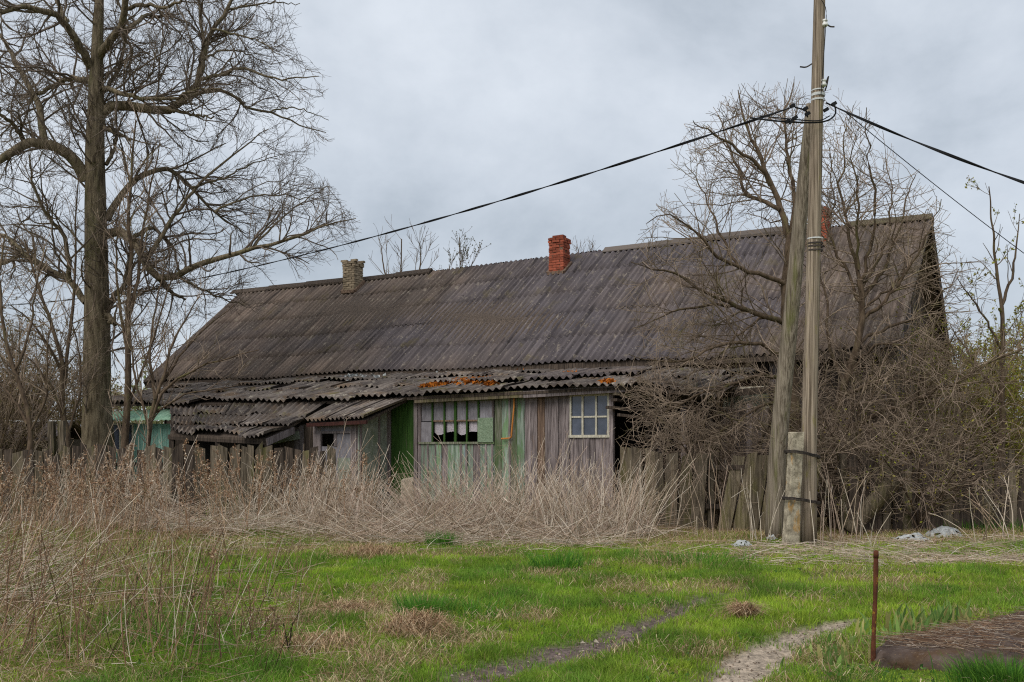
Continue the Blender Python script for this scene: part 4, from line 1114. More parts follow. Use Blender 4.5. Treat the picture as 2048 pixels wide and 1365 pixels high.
def shrub(label, c, h, spread, nst, seed, name='bare_shrub', bark='bark_br', twig='twig_warm', leaves=None, lv=None, group=None, keep=None, droop=.0):
    rng = np.random.default_rng(seed); t = thing(name, label, 'shrub', (c[0], c[1], 0), group)
    a = rng.uniform(0, 2 * math.pi, nst); k = rng.random(nst) ** .7
    b = np.stack([c[0] + rng.normal(size=nst) * .18, c[1] + rng.normal(size=nst) * .18, np.zeros(nst) - .05], 1)
    D = np.stack([np.cos(a) * k * spread / h, np.sin(a) * k * spread / h, np.ones(nst)], 1); D /= np.linalg.norm(D, axis=1, keepdims=True)
    P = np.zeros((nst, 9, 3)); P[:, 0] = b; L = h * rng.uniform(.7, 1.1, nst)
    for i in range(1, 9):
        D = D + rng.normal(size=(nst, 3)) * .1; D[:, 2] -= droop; D /= np.linalg.norm(D, axis=1, keepdims=True); P[:, i] = P[:, i - 1] + D * (L / 8)[:, None]
    R = np.linspace(1, .3, 9)[None] * rng.uniform(.018, .035, nst)[:, None] * (h / 4) ** .5
    V, q, _ = tubes(P, R, 6); mesh_np('stem', V, q, M[bark], t, True)
    parts = []
    for l in lv or [dict(per_m=5.5, L=(.5, 1.6), ang=(.35, 1.0), up=.03, wig=.16, n=5, rf=.5, rmin=.007, rmax=.014, tmin=.1), dict(per_m=6.5, L=(.25, .7), ang=(.4, 1.0), up=.03, wig=.18, n=4, rf=.7, rmin=.0045, rmax=.008, tmin=.1)]:
        P, R = grow(P, R, rng, keep=keep, **l); parts.append(tubes(P, R, 3)[:2])
    V, q = join(parts); mesh_np('twigs', V, q, M[twig], t)
    if leaves:
        K, size, cols = leaves
        pos = P[rng.integers(len(P), size=K), rng.integers(1, P.shape[1], size=K)] + rng.normal(size=(K, 3)) * .03
        V, q = specks(pos, rng.uniform(size * .6, size * 1.3, K), rng, 1.1); cc = A_(cols)[rng.integers(len(cols), size=K)] * rng.uniform(.7, 1.2, (K, 1))
        mesh_np('foliage', V, q, M['leaf'], t, False, np.repeat(cc, 4, 0))
    return t
YG = [lin(150, 152, 62), lin(128, 134, 56), lin(162, 152, 76), lin(134, 114, 64)]
BRN = [lin(116, 98, 66), lin(98, 92, 52), lin(128, 112, 72)]
shrub('broad brown bare thicket shrub beyond the shed at far left', (W(20, 0, 36)[0], 36, 0), 6.2, 4.0, 60, 101, leaves=(12000, .05, BRN))
shrub('bare shrub with greenish haze between the big trunk and the shed', (W(120, 0, 40)[0], 40, 0), 5.0, 3.5, 44, 102, leaves=(9000, .05, BRN))
shrub('low bare bush at the left edge close behind the fence', (W(-20, 0, 27)[0], 27, 0), 4.6, 2.6, 44, 103, leaves=(2500, .03, BRN))
shrub('pale budding bush far behind the left end of the house', (W(290, 0, 62)[0], 62, 0), 6.5, 5.5, 20, 104, leaves=(7000, .10, [lin(150, 156, 110), lin(128, 138, 90), lin(160, 160, 120)]))
shrub('yellow-green budding bush beyond the fence at right edge', (W(2010, 0, 25)[0], 25, 0), 4.8, 3.4, 26, 105, leaves=(22000, .036, YG))
shrub('yellow-green budding bush behind the gable end of the house', (W(1950, 0, 33)[0], 33, 0), 5.0, 3.6, 26, 106, leaves=(20000, .046, YG))
shrub('twiggy brown bush in front of the house gable', (W(1870, 0, 21)[0], 21, 0), 4.0, 2.2, 20, 107, leaves=(3000, .028, YG))
def keepR(tip):
    x, y = pxy(tip); return (y > np.interp(x, [1200, 1270, 1300, 1370, 1400, 1480, 1600, 1720, 1800, 1880, 1930], [700, 480, 420, 240, 230, 160, 150, 190, 300, 370, 500])) & (x > 1225) & (x < 2080)
DRP = [dict(per_m=5.5, L=(.7, 1.9), ang=(.4, 1.1), up=-.05, wig=.15, n=6, rf=.5, rmin=.0075, rmax=.014, tmin=.1), dict(per_m=5.0, L=(.3, .95), ang=(.4, 1.1), up=-.02, wig=.15, n=4, rf=.7, rmin=.005, rmax=.008, tmin=.1)]
shrub('dense tangled bare bush drooping before the dark open bay', (W(1475, 0, 20.4)[0], 20.4, 0), 3.1, 2.3, 30, 108, lv=DRP, keep=keepR, droop=.05)
shrub('dense tangled bare bush just right of the pole', (W(1700, 0, 19.3)[0], 19.3, 0), 3.2, 2.5, 24, 109, lv=DRP, keep=keepR, droop=.05)
shrub('low tangled bare bush over the dark fence at right', (W(1830, 0, 18.9)[0], 18.9, 0), 2.6, 2.2, 22, 110, lv=DRP, keep=keepR, droop=.06, leaves=(900, .026, YG))

shrub('tall wild bare bush with arching twigs before the gable corner', (W(1775, 0, 20.6)[0], 20.6, 0), 4.3, 2.4, 16, 111, lv=DRP, keep=keepR, droop=.04)
def pole_tree():
    rng = np.random.default_rng(121); Y = 19.2
    tk = limb([(1592, gy(Y)), (1590, 900), (1586, 780), (1578, 700), (1572, 600), (1578, 500), (1580, 470)], Y, Y, 34, 16, 24, rng, .01)
    spec = [
     ([(1580, 480), (1560, 420), (1541, 371), (1523, 320), (1500, 270), (1486, 240), (1479, 180)], .4, 15, 2),
     ([(1541, 371), (1520, 335), (1495, 312), (1450, 283), (1415, 262), (1380, 240)], -.6, 10, 1.5),
     ([(1582, 470), (1590, 400), (1578, 327), (1570, 265), (1575, 210), (1590, 165)], .8, 11, 2),
     ([(1560, 420), (1520, 400), (1490, 385), (1478, 340), (1455, 290), (1440, 230)], .9, 9, 1.5),
     ([(1575, 570), (1530, 550), (1478, 536), (1430, 510), (1403, 475), (1342, 430), (1295, 448)], -1.0, 11, 1.5),
     ([(1576, 650), (1533, 635), (1471, 611), (1413, 587), (1362, 553), (1321, 540), (1262, 526)], -1.4, 13, 1.5),
     ([(1471, 611), (1420, 612), (1370, 615), (1310, 640), (1262, 660)], -1.2, 7, 1.3),
     ([(1580, 720), (1520, 690), (1440, 690), (1370, 720), (1300, 722), (1262, 712)], -1.6, 10, 1.3),
     ([(1582, 760), (1530, 750), (1460, 770), (1380, 800), (1310, 830), (1260, 840)], -1.4, 9, 1.3),
     ([(1585, 800), (1530, 810), (1460, 850), (1400, 880), (1340, 890)], -1.0, 8, 1.3),
     ([(1533, 635), (1490, 660), (1450, 700), (1400, 740), (1350, 760)], -.8, 6, 1.3),
     ([(1478, 536), (1440, 470), (1420, 420), (1400, 370), (1370, 330)], .8, 6, 1.3),
    ]
    ls = [limb(p, Y, Y + dy, a, b, 16, rng, .018) for p, dy, a, b in spec]
    lv = dict(lv=[dict(per_m=7.0, L=(.7, 2.3), ang=(.4, 1.2), up=.01, wig=.13, n=7, rf=.5, rmin=.0068, rmax=.015, tmin=.08, S=4),
                  dict(per_m=6.5, L=(.35, 1.2), ang=(.4, 1.05), up=.02, wig=.13, n=5, rf=.6, rmin=.0055, rmax=.009, tmin=.08),
                  dict(per_m=4.0, L=(.15, .42), ang=(.4, .9), up=.03, wig=.15, n=3, rf=.7, rmin=.0045, rmax=.006, tmin=.15)])
    tree('bare_tree', 'bare spreading tree behind the pole reaching left across the roof', 'tree', tk, ls, lv, M['bark_br'], M['twig_warm'], 122, keepR, 8)
    Y = 19.8
    tk = limb([(1668, gy(Y)), (1664, 900), (1680, 800), (1712, 700), (1724, 620), (1720, 560)], Y, Y, 22, 11, 20, rng, .01)
    spec = [
     ([(1720, 565), (1705, 500), (1692, 440), (1680, 380), (1688, 300), (1695, 230)], .5, 8.5, 1.5),
     ([(1720, 565), (1740, 500), (1752, 430), (1745, 360), (1735, 290), (1730, 220)], -.4, 8.5, 1.5),
     ([(1724, 600), (1770, 530), (1795, 470), (1810, 410), (1830, 350)], .6, 9, 1.5),
     ([(1724, 640), (1780, 590), (1830, 520), (1860, 460), (1885, 400)], -.6, 9, 1.5),
     ([(1715, 690), (1770, 660), (1830, 630), (1880, 590), (1920, 540)], .6, 8, 1.5),
     ([(1722, 580), (1755, 520), (1780, 450), (1782, 380), (1775, 320)], .8, 7, 1.3), ([(1718, 540), (1712, 470), (1716, 400), (1708, 320), (1716, 260)], -.6, 7, 1.3), ([(1724, 610), (1690, 540), (1660, 470), (1668, 390), (1655, 300)], .7, 7, 1.3), ([(1726, 620), (1790, 560), (1840, 480), (1850, 420)], .4, 6, 1.3),
     ([(1690, 780), (1660, 700), (1650, 600), (1640, 500), (1630, 400)], .4, 8, 1.5),
     ([(1672, 860), (1720, 850), (1760, 828), (1850, 795), (1950, 742), (2060, 690)], -1.0, 11, 3),
     ([(1690, 790), (1760, 760), (1830, 760), (1890, 780), (1950, 790)], -.8, 8, 1.3),
     ([(1668, 900), (1720, 900), (1780, 920), (1830, 900), (1880, 905)], -1.0, 7, 1.3),
     ([(1700, 750), (1740, 700), (1800, 690), (1860, 700), (1910, 690)], -.8, 7, 1.3)]
    ls = [limb(p, Y, Y + dy, a, b, 16, rng, .03) for p, dy, a, b in spec]
    lv = dict(lv=[dict(per_m=6.6, L=(.6, 2.2), ang=(.45, 1.35), up=.0, wig=.15, n=7, rf=.5, rmin=.0068, rmax=.015, tmin=.1, S=4),
                  dict(per_m=5.0, L=(.35, 1.2), ang=(.4, 1.1), up=.01, wig=.15, n=5, rf=.6, rmin=.0055, rmax=.009, tmin=.08),
                  dict(per_m=3.2, L=(.15, .42), ang=(.4, .9), up=.03, wig=.15, n=3, rf=.7, rmin=.0045, rmax=.006, tmin=.15)])
    tree('bare_tree', 'bare forked tree right of the pole spreading before the gable', 'tree', tk, ls, lv, M['bark_br'], M['twig_warm'], 123, keepR, 8)
pole_tree()
sapling('upright bare tree with dark forked stem at the right edge', 20.5, [(2003, gy(20.5)), (2004, 900), (2003, 760), (2005, 640), (2000, 600), (1990, 520), (1985, 450), (1977, 372)], (17, 2),
        [([(2004, 610), (2022, 560), (2032, 500), (2040, 430)], .5, 7, 1.5), ([(2004, 700), (1970, 640), (1940, 590), (1915, 560)], -.5, 6, 1.5), ([(2003, 760), (2040, 690), (2070, 620)], .5, 6, 1.5), ([(2003, 800), (1960, 740), (1925, 690), (1900, 650)], .5, 6, 1.5), ([(2003, 880), (1960, 830), (1920, 800), (1870, 790)], -.5, 6, 1.5)], 131,
        lv=dict(lv=[dict(per_m=2.2, L=(.5, 1.3), ang=(.5, 1.0), up=.06, wig=.12, n=6, rf=.5, rmin=.006, rmax=.014, tmin=.2, S=3), dict(per_m=2.6, L=(.2, .6), ang=(.4, .9), up=.04, wig=.14, n=4, rf=.6, rmin=.0045, rmax=.008, tmin=.15)]), twig='twig', leaves=(500, .03, YG))
# far trees whose tops show above the roof
LV_F = dict(lv=[dict(per_m=3.0, L=(1.2, 3.2), ang=(.3, .7), up=.08, wig=.12, n=5, rf=.5, rmin=.016, rmax=.05, tmin=.3, S=3), dict(per_m=3.4, L=(.5, 1.6), ang=(.3, .8), up=.06, wig=.14, n=4, rf=.6, rmin=.013, rmax=.02, tmin=.2)])
sapling('distant bare tree showing above the ridge right of the yellow chimney', 62, [(795, gy(62)), (797, 700), (800, 600), (802, 540), (803, 478)], (9, 2), [([(800, 620), (775, 560), (765, 520), (762, 490)], .8, 5, 1.5), ([(800, 600), (830, 560), (842, 520), (838, 485)], -.8, 5, 1.5)], 141, lv=LV_F, twig='twig')
sapling('distant feathery tree showing above the ridge between two chimneys', 70, [(920, gy(70)), (920, 700), (921, 600), (920, 540), (919, 475)], (8, 1.5), [([(921, 620), (905, 570), (898, 530)], .8, 4, 1.2), ([(920, 600), (938, 560), (944, 525)], -.8, 4, 1.2)], 142, lv=LV_F, twig='twig', leaves=(2500, .05, [lin(120, 120, 106)]))
sapling('distant tree top barely above the ridge right of the red chimney', 80, [(1185, gy(80)), (1186, 600), (1186, 492)], (8, 1.5), [([(1186, 600), (1165, 540), (1155, 495)], .8, 4, 1.2)], 143, lv=LV_F, twig='twig')

def treeline():
    rng = np.random.default_rng(151); K = 26000
    x = rng.uniform(-130, 130, K); y = 115 + rng.random(K) * 40 + np.abs(x) * .1
    h = 3.6 + 3.8 * fbm(x * .11, y * .03, 91) ** 1.3
    z = rng.random(K) ** .8 * h
    pos = np.stack([x, y, z], 1) + rng.normal(size=(K, 3)) * .3
    V, q = specks(pos, rng.uniform(.15, .5, K), rng, 1.2)
    cols = A_([lin(120, 116, 78), lin(104, 98, 74), lin(132, 130, 88), lin(110, 96, 78)])
    c = cols[(fbm(x * .08, y * .05, 95, 2) * 3.99).astype(int)] * rng.uniform(.75, 1.15, (K, 1))
    o = mesh_np('distant_treeline', V, q, M['leaf'], None, False, np.repeat(c, 4, 0)); tag(o, 'far low line of budding trees along the horizon', kind='stuff')
treeline()

# ------------------------------------------------------------------ grass
def blades(base, h, w, rng, lean, col, name, m=None, az=None):
    K = len(base)
    a = rng.uniform(0, 2 * math.pi, K); d = np.stack([np.cos(a), np.sin(a), 0 * a], 1)
    az = rng.uniform(0, 2 * math.pi, K) if az is None else az
    lv = np.stack([np.cos(az), np.sin(az), 0 * az], 1) * (lean * h)[:, None]
    up = np.array([0, 0, 1.])
    w = np.broadcast_to(w, (K,))[:, None]; hh = h[:, None]
    V = np.stack([base - d * w, base + d * w, base + up * hh * .55 + lv * .35 - d * w * .8, base + up * hh * .55 + lv * .35 + d * w * .8, base + up * hh * np.sqrt(np.clip(1 - .5 * lean ** 2, .1, 1))[:, None] + lv], 1)
    i = (np.arange(K) * 5)[:, None]
    f = np.concatenate([i + [0, 1, 3], i + [0, 3, 2], i + [2, 3, 4]])
    return mesh_np(name, V.reshape(-1, 3), f, m or M['blade'], None, False, np.repeat(col, 5, 0))
def wedge(K, y0, y1, rng, p=1.6):
    u = rng.random(K); q = 2 - p
    Y = (y0 ** q + u * (y1 ** q - y0 ** q)) ** (1 / q)
    X = rng.uniform(-.70, .92, K) * Y
    return X, Y
def lawn():
    rng = np.random.default_rng(161)
    X, Y = wedge(520000, 6.1, 19.5, rng, 1.55)
    Rm, Lm, Fm = track_masks(X, Y); D = dry_mask(X, Y)
    felt = (X > 2.62 + (Y - 7.32) * .62) & (Y > 7.36 - (X - 2.62) * .49) & (X - 3.03 > (Y - 7.98) * 1.13)
    k = (rng.random(len(X)) > np.maximum(Rm * 1.06, Lm * .92) - .35 * (fbm(X * 4, Y * 4, 191) > .6)) & (rng.random(len(X)) > Fm * .8) & (rng.random(len(X)) > D * .72) & ~felt
    X, Y, D, Rm, Lm = X[k], Y[k], D[k], Rm[k], Lm[k]
    n = len(X); pt = fbm(X * 1.1, Y * 1.1, 171); pt2 = fbm(X * 5, Y * 5, 181)
    hb = np.clip(.03 + .07 * pt2 + np.clip(pt - .55, 0, 1) * .25, .025, .16) * rng.uniform(.6, 1.35, n) * (1 - .45 * np.maximum(Rm, Lm)) * np.where((X > 2.1) & (Y < 7.5) & (X < 3.5), .28, 1)
    right = np.clip((X - .06 * Y) / 3, 0, 1)
    g1, g2, g3 = A_(lin(122, 158, 50)), A_(lin(164, 184, 64)), A_(lin(90, 132, 52))
    t = np.clip((pt2 - .3) * 1.8 + right * .35, 0, 1)[:, None]; s = np.clip((pt - .5) * 4, 0, 1)[:, None]
    c = (g1 * (1 - t) + g2 * t) * (1 - s * .7) + g3 * s * .7
    dr = (rng.random(n) < .06 + D * .35)[:, None]
    c = np.where(dr, A_(lin(170, 150, 106)), c) * rng.uniform(.7, 1.25, (n, 1))
    o = blades(np.stack([X, Y, ground_z(X, Y) - .004], 1), hb, rng.uniform(.0022, .0042, n) * (1 + (Y - 7) * .03), rng, rng.uniform(.1, .9, n), c, 'lawn_grass'); tag(o, 'short fresh green spring grass covering the yard', 'grass', kind='stuff')
    # low broad leaves between the blades
    Xb, Yb_ = wedge(16000, 6.2, 15, rng, 1.6); Rm2, Lm2, Fm2 = track_masks(Xb, Yb_); fb = (Xb > 2.62 + (Yb_ - 7.32) * .62) & (Yb_ > 7.3 - (Xb - 2.62) * .49) & (Xb - 3.03 > (Yb_ - 7.98) * 1.13)
    kb = (fbm(Xb * 1.6, Yb_ * 1.6, 421) > .55) & (Rm2 < .3) & (Lm2 < .5) & ~fb; Xb, Yb_ = Xb[kb], Yb_[kb]; nb = len(Xb)
    pb = np.stack([Xb, Yb_, ground_z(Xb, Yb_) + rng.uniform(.01, .06, nb)], 1); Vb, qb = specks(pb, rng.uniform(.008, .024, nb), rng, 1.4)
    cb = A_([lin(90, 124, 56), lin(112, 140, 70), lin(128, 120, 70), lin(70, 104, 52)])[rng.integers(4, size=nb)] * rng.uniform(.7, 1.15, (nb, 1))
    o = mesh_np('lawn_weeds', Vb, qb, M['blade'], None, False, np.repeat(cb, 4, 0)); tag(o, 'small broad-leaved weeds scattered low in the lawn', 'weeds', kind='stuff')
    # dead matted grass
    X, Y = wedge(180000, 6.1, 21, rng, 1.4); D = dry_mask(X, Y); Rm, Lm, Fm = track_masks(X, Y)
    k = (rng.random(len(X)) < D * 1.1) & (np.maximum(Rm, Lm) < .4); X, Y = X[k], Y[k]; n = len(X)
    cols = A_([lin(190, 166, 132), lin(168, 140, 108), lin(206, 186, 152), lin(146, 118, 92)])
    c = cols[rng.integers(4, size=n)] * rng.uniform(.7, 1.15, (n, 1))
    o = blades(np.stack([X, Y, ground_z(X, Y) + rng.random(n) * .05], 1), rng.uniform(.05, .13, n), rng.uniform(.0016, .003, n) * (1 + (Y - 7) * .03), rng, rng.uniform(1.0, 1.9, n), c, 'dead_grass', M['stem']); tag(o, 'flattened pale dead grass lying in patches on the lawn', 'grass', kind='stuff')
lawn()

def clods():
    rng = np.random.default_rng(411); X, Y = wedge(60000, 6.1, 13, rng, 1.5); Rm, Lm, Fm = track_masks(X, Y)
    k = (rng.random(len(X)) < np.maximum(Rm, Lm) * .8) & (fbm(X * 6, Y * 3, 415) > .42); X, Y = X[k], Y[k]; n = len(X)
    sz = rng.uniform(.004, .016, n) * np.where(rng.random(n) < .05, 2, 1)
    base = np.array([(1, 0, 0), (-.5, .87, 0), (-.5, -.87, 0), (0, 0, .9)]); a = rng.uniform(0, 6.28, n)
    Rz = np.stack([np.stack([np.cos(a), -np.sin(a)], -1), np.stack([np.sin(a), np.cos(a)], -1)], 1)
    V = np.broadcast_to(base, (n, 4, 3)) * sz[:, None, None] * rng.uniform(.6, 1.3, (n, 4, 1)); V = np.array(V); V[:, :, :2] = np.einsum('nij,nkj->nki', Rz, V[:, :, :2])
    V += np.stack([X, Y, ground_z(X, Y) - .001], 1)[:, None]
    i = (np.arange(n) * 4)[:, None]; f = np.concatenate([i + [0, 1, 3], i + [1, 2, 3], i + [2, 0, 3]])
    pal = A_([lin(128, 112, 98), lin(160, 144, 126), lin(96, 82, 72), lin(176, 164, 148)]); c = np.repeat(pal[rng.integers(4, size=n)] * rng.uniform(.7, 1.1, (n, 1)), 4, 0)
    o = mesh_np('dirt_clods', V.reshape(-1, 3), f, M['stem'], None, False, c); tag(o, 'loose clods of dry dirt and small stones in the wheel tracks', 'dirt', kind='stuff')
clods()

# ------------------------------------------------------------------ dry weeds
STRAW = A_([lin(204, 188, 168), lin(184, 164, 142), lin(216, 202, 184), lin(164, 142, 120), lin(192, 168, 150)])
RUST = A_([lin(158, 124, 98), lin(138, 104, 80), lin(172, 140, 112), lin(124, 96, 76), lin(182, 156, 128)])
BROWN = A_([lin(124, 96, 74), lin(104, 80, 64), lin(140, 112, 88), lin(92, 72, 58), lin(156, 130, 106)])
def stems(base, h, leandir, lean, rng, n=5, curve=.25, r=.005):
    K = len(base); P = np.zeros((K, n, 3)); P[:, 0] = base
    D = np.stack([np.cos(leandir) * lean, np.sin(leandir) * lean, np.ones(K)], 1); D /= np.linalg.norm(D, axis=1, keepdims=True)
    for k in range(1, n):
        D = D + rng.normal(size=(K, 3)) * .05 + np.stack([np.cos(leandir), np.sin(leandir), -np.abs(lean) * .5], 1) * (curve * rng.random(K) / (n - 1))[:, None] * 1.0
        D /= np.linalg.norm(D, axis=1, keepdims=True); P[:, k] = P[:, k - 1] + D * (h / (n - 1))[:, None]
    if n >= 5:                            # broken, folded-over stems
        k_ = np.where(rng.random(K) < .2)[0]
        for q_ in k_:
            j_ = rng.integers(2, n - 1); a_ = rng.uniform(0, 6.28); dz = rng.uniform(-1.2, .1)
            d_ = np.array([math.cos(a_), math.sin(a_), dz]); d_ /= np.linalg.norm(d_); st_ = np.linalg.norm(P[q_, 1] - P[q_, 0])
            for e_ in range(j_ + 1, n): P[q_, e_] = P[q_, e_ - 1] + d_ * st_
    P[:, :, 2] = np.maximum(P[:, :, 2], .01)
    R = np.linspace(1, .55, n)[None] * np.broadcast_to(r, (K,))[:, None]
    return P, R
def colored(parts_cols, name, label, cat='weeds', kind='stuff', mt='stem'):
    V = np.vstack([p[0] for p, _ in parts_cols]); c = np.vstack([x for _, x in parts_cols]); Fs, n = [], 0
    byk = {}
    for (v, f), _ in parts_cols:
        byk.setdefault(f.shape[1], []).append(f + n); n += len(v)
    o = mesh_np(name, V, [np.vstack(x) for x in byk.values()], M[mt], None, False, c)
    return tag(o, label, cat, kind=kind)
def tube_col(P, R, rng, pal, S=3):
    V, q, i = tubes(P, R, S); c = pal[rng.integers(len(pal), size=len(P))] * rng.uniform(.75, 1.15, (len(P), 1)); return (V, q), c[i]
def weeds():
    rng = np.random.default_rng(191)
    # A: tangle before the house and the fences (base line, height by photo column)
    K = 5200
    px = rng.uniform(-120, 1300, K); k = rng.random(K) < np.interp(px, [-120, 450, 620, 1000, 1240, 1300], [.42, .5, .9, 1, 1, .3]); px = px[k]; K = len(px)
    Yb = np.interp(px, [-120, 300, 600, 1000, 1300], [20.2, 20.5, 20, 19, 18.2]) + rng.uniform(-1.4, 1.5, K) + rng.normal(size=K) * .3
    X = (px - 1024) / F * Yb
    clump = fbm(X * .9, Yb * .4, 201); cl2 = fbm(X * 1.3, Yb * .9, 207)
    m_ = cl2 > np.interp(px, [-120, 560, 660, 1300], [.50, .50, .40, .42]) + rng.normal(size=K) * .05; px, Yb, X, clump, cl2 = px[m_], Yb[m_], X[m_], clump[m_], cl2[m_]; K = len(px)
    h = np.interp(px, [-120, 300, 480, 640, 760, 900, 1040, 1150, 1300], [1.45, 1.5, 1.45, 1.4, 1.25, 1.3, 1.5, 1.35, 1.4]) * rng.uniform(.35, 1.0, K) * np.clip(.55 + cl2 * .9, .5, 1.3) * np.where(rng.random(K) < .13, 1.38, 1)
    ld = np.where(rng.random(K) < .6, math.pi * (clump > .5), rng.uniform(0, 2 * math.pi, K)) + rng.normal(size=K) * .5
    lean = np.abs(rng.normal(size=K)) * .38 + .02 + .25 * (np.abs(px - 860) < 120)
    P, R = stems(np.stack([X, Yb, ground_z(X, Yb)], 1), h, ld, lean, rng, 6, .5, rng.uniform(.0042, .0075, K))
    out = [tube_col(P, R, rng, STRAW)]
    B, BR_ = grow(P, R, rng, .9, (.15, .5), (.4, 1.0), .05, .12, 4, .6, .003, .0045, .35); out.append(tube_col(B, BR_, rng, STRAW))
    colored(out, 'dry_weeds', 'tangled dry pale weed stems standing before the house and fence')
    # leaning and fallen straw along the foot
    K = 2600; px = rng.uniform(250, 1300, K); Yb = np.interp(px, [250, 600, 1000, 1300], [19.3, 18.0, 17.2, 17]) + rng.uniform(-1.2, 1.6, K); X = (px - 1024) / F * Yb
    cl_ = fbm(X * 1.1, Yb * .8, 231); m_ = cl_ > .40 + rng.normal(size=K) * .06; px, Yb, X = px[m_], Yb[m_], X[m_]; K = len(px)
    ld = np.where(rng.random(K) < .5, 0, math.pi) + rng.normal(size=K) * .85
    P, R = stems(np.stack([X, Yb, rng.random(K) * .3 * np.clip((Yb - 16.6) / 2, .1, 1)], 1), rng.uniform(.4, 1.5, K), ld, rng.uniform(.8, 5, K), rng, 5, .25, rng.uniform(.0035, .0065, K))
    out = [tube_col(P, R, rng, STRAW)]
    K = 2200; px = rng.uniform(1480, 2120, K); Yb = rng.uniform(13.6, 17.0, K) - .4 + .6 * (px - 1480) / 640; X = (px - 1024) / F * Yb
    P, R = stems(np.stack([X, Yb, rng.random(K) * .06 + ground_z(X, Yb)], 1), rng.uniform(.2, .7, K), rng.uniform(0, 6.28, K), rng.uniform(2.5, 12, K), rng, 4, .3, rng.uniform(.003, .006, K))
    out.append(tube_col(P, R, rng, STRAW))
    K = 900; px = rng.uniform(380, 1480, K); Yb = rng.uniform(14.4, 17.2, K); X = (px - 1024) / F * Yb; m_ = fbm(X * 1.2, Yb * 1.2, 241) > .5; X, Yb = X[m_], Yb[m_]; K = len(X)
    P, R = stems(np.stack([X, Yb, rng.random(K) * .05 + ground_z(X, Yb)], 1), rng.uniform(.2, .9, K), rng.uniform(0, 6.28, K), rng.uniform(2.0, 9, K), rng, 5, .3, rng.uniform(.003, .006, K)); out.append(tube_col(P, R, rng, STRAW))
    colored(out, 'fallen_straw', 'fallen dry stalks matted along the foot of the fence', 'straw')
    # reddish seed-headed mugwort on the left
    K = 215; px = np.concatenate([rng.uniform(-100, 470, 175), rng.uniform(470, 760, 40)]); Yb = np.interp(px, [-100, 470, 760], [17.5, 19.5, 19.5]) + rng.uniform(-2.2, 1.6, K); X = (px - 1024) / F * Yb
    P, R = stems(np.stack([X, Yb, ground_z(X, Yb)], 1), rng.uniform(.9, 1.72, K), rng.uniform(0, 6.28, K), np.abs(rng.normal(size=K)) * .16, rng, 7, .2, rng.uniform(.005, .008, K))
    out = [tube_col(P, R, rng, RUST)]
    B, BR_ = grow(P, R, rng, 10, (.10, .38), (.25, .7), .06, .1, 4, .6, .003, .004, .42, .6); out.append(tube_col(B, BR_, rng, RUST))
    n = 17000; i = rng.integers(len(B), size=n); pos = B[i, rng.integers(1, 4, size=n)] + rng.normal(size=(n, 3)) * .014
    V, q = specks(pos, rng.uniform(.009, .024, n), rng, 1.3); out.append(((V, q), np.repeat(np.vstack([RUST, STRAW[:2]])[rng.integers(7, size=n)] * rng.uniform(.7, 1.15, (n, 1)), 4, 0)))
    colored(out, 'seed_headed_weeds', 'reddish brown seed-headed dry weeds before the left fence')
    # B: foreground left
    K = 1150; u = rng.random(K) ** 1.35; px = -140 + u * 760; Yb = rng.uniform(6.9, 16, K) ** 1; X = (px - 1024) / F * Yb
    P, R = stems(np.stack([X, Yb, ground_z(X, Yb)], 1), rng.uniform(.25, 1.15, K) * np.interp(px, [-140, 200, 620], [1.2, 1.0, .5]), rng.normal(size=K) * .8 + (rng.random(K) < .3) * 3, np.abs(rng.normal(size=K)) * .4, rng, 6, .4, rng.uniform(.0024, .0045, K))
    out = [tube_col(P, R, rng, np.vstack([BROWN, BROWN, RUST, STRAW[:3]]))]
    B, BR_ = grow(P, R, rng, 1.8, (.08, .3), (.4, .9), .04, .12, 4, .6, .0015, .0024, .4); out.append(tube_col(B, BR_, rng, BROWN))
    n = 7000; i = rng.integers(len(B), size=n); pos = B[i, 3] + rng.normal(size=(n, 3)) * .012
    V, q = specks(pos, rng.uniform(.003, .009, n), rng, 1.3); out.append(((V, q), np.repeat(RUST[rng.integers(5, size=n)] * rng.uniform(.6, 1.1, (n, 1)), 4, 0)))
    # fan of leaning pale stalks at the left edge
    K = 330; px = rng.uniform(-300, 100, K); Yb = rng.uniform(8.5, 14.5, K); X = (px - 1024) / F * Yb
    P, R = stems(np.stack([X, Yb, ground_z(X, Yb) + rng.random(K) * .25], 1), rng.uniform(.5, 1.5, K), rng.normal(size=K) * .35, rng.uniform(.5, 2.6, K), rng, 6, .5, rng.uniform(.0025, .005, K)); out.append(tube_col(P, R, rng, STRAW))
    colored(out, 'foreground_weeds', 'brown dry weeds thinning out across the left foreground')
    # litter in the left foreground
    K = 1500; px = -120 + rng.random(K) ** 1.3 * 720; Yb = rng.uniform(6.6, 13, K); X = (px - 1024) / F * Yb
    P, R = stems(np.stack([X, Yb, ground_z(X, Yb) + .01 + rng.random(K) * .05], 1), rng.uniform(.15, .7, K), rng.uniform(0, 6.28, K), rng.uniform(2, 12, K), rng, 4, .3, rng.uniform(.0015, .003, K))
    colored([tube_col(P, R, rng, np.vstack([STRAW, RUST]))], 'stalk_litter', 'fallen dry stalks littering the left foreground grass', 'straw')
weeds()

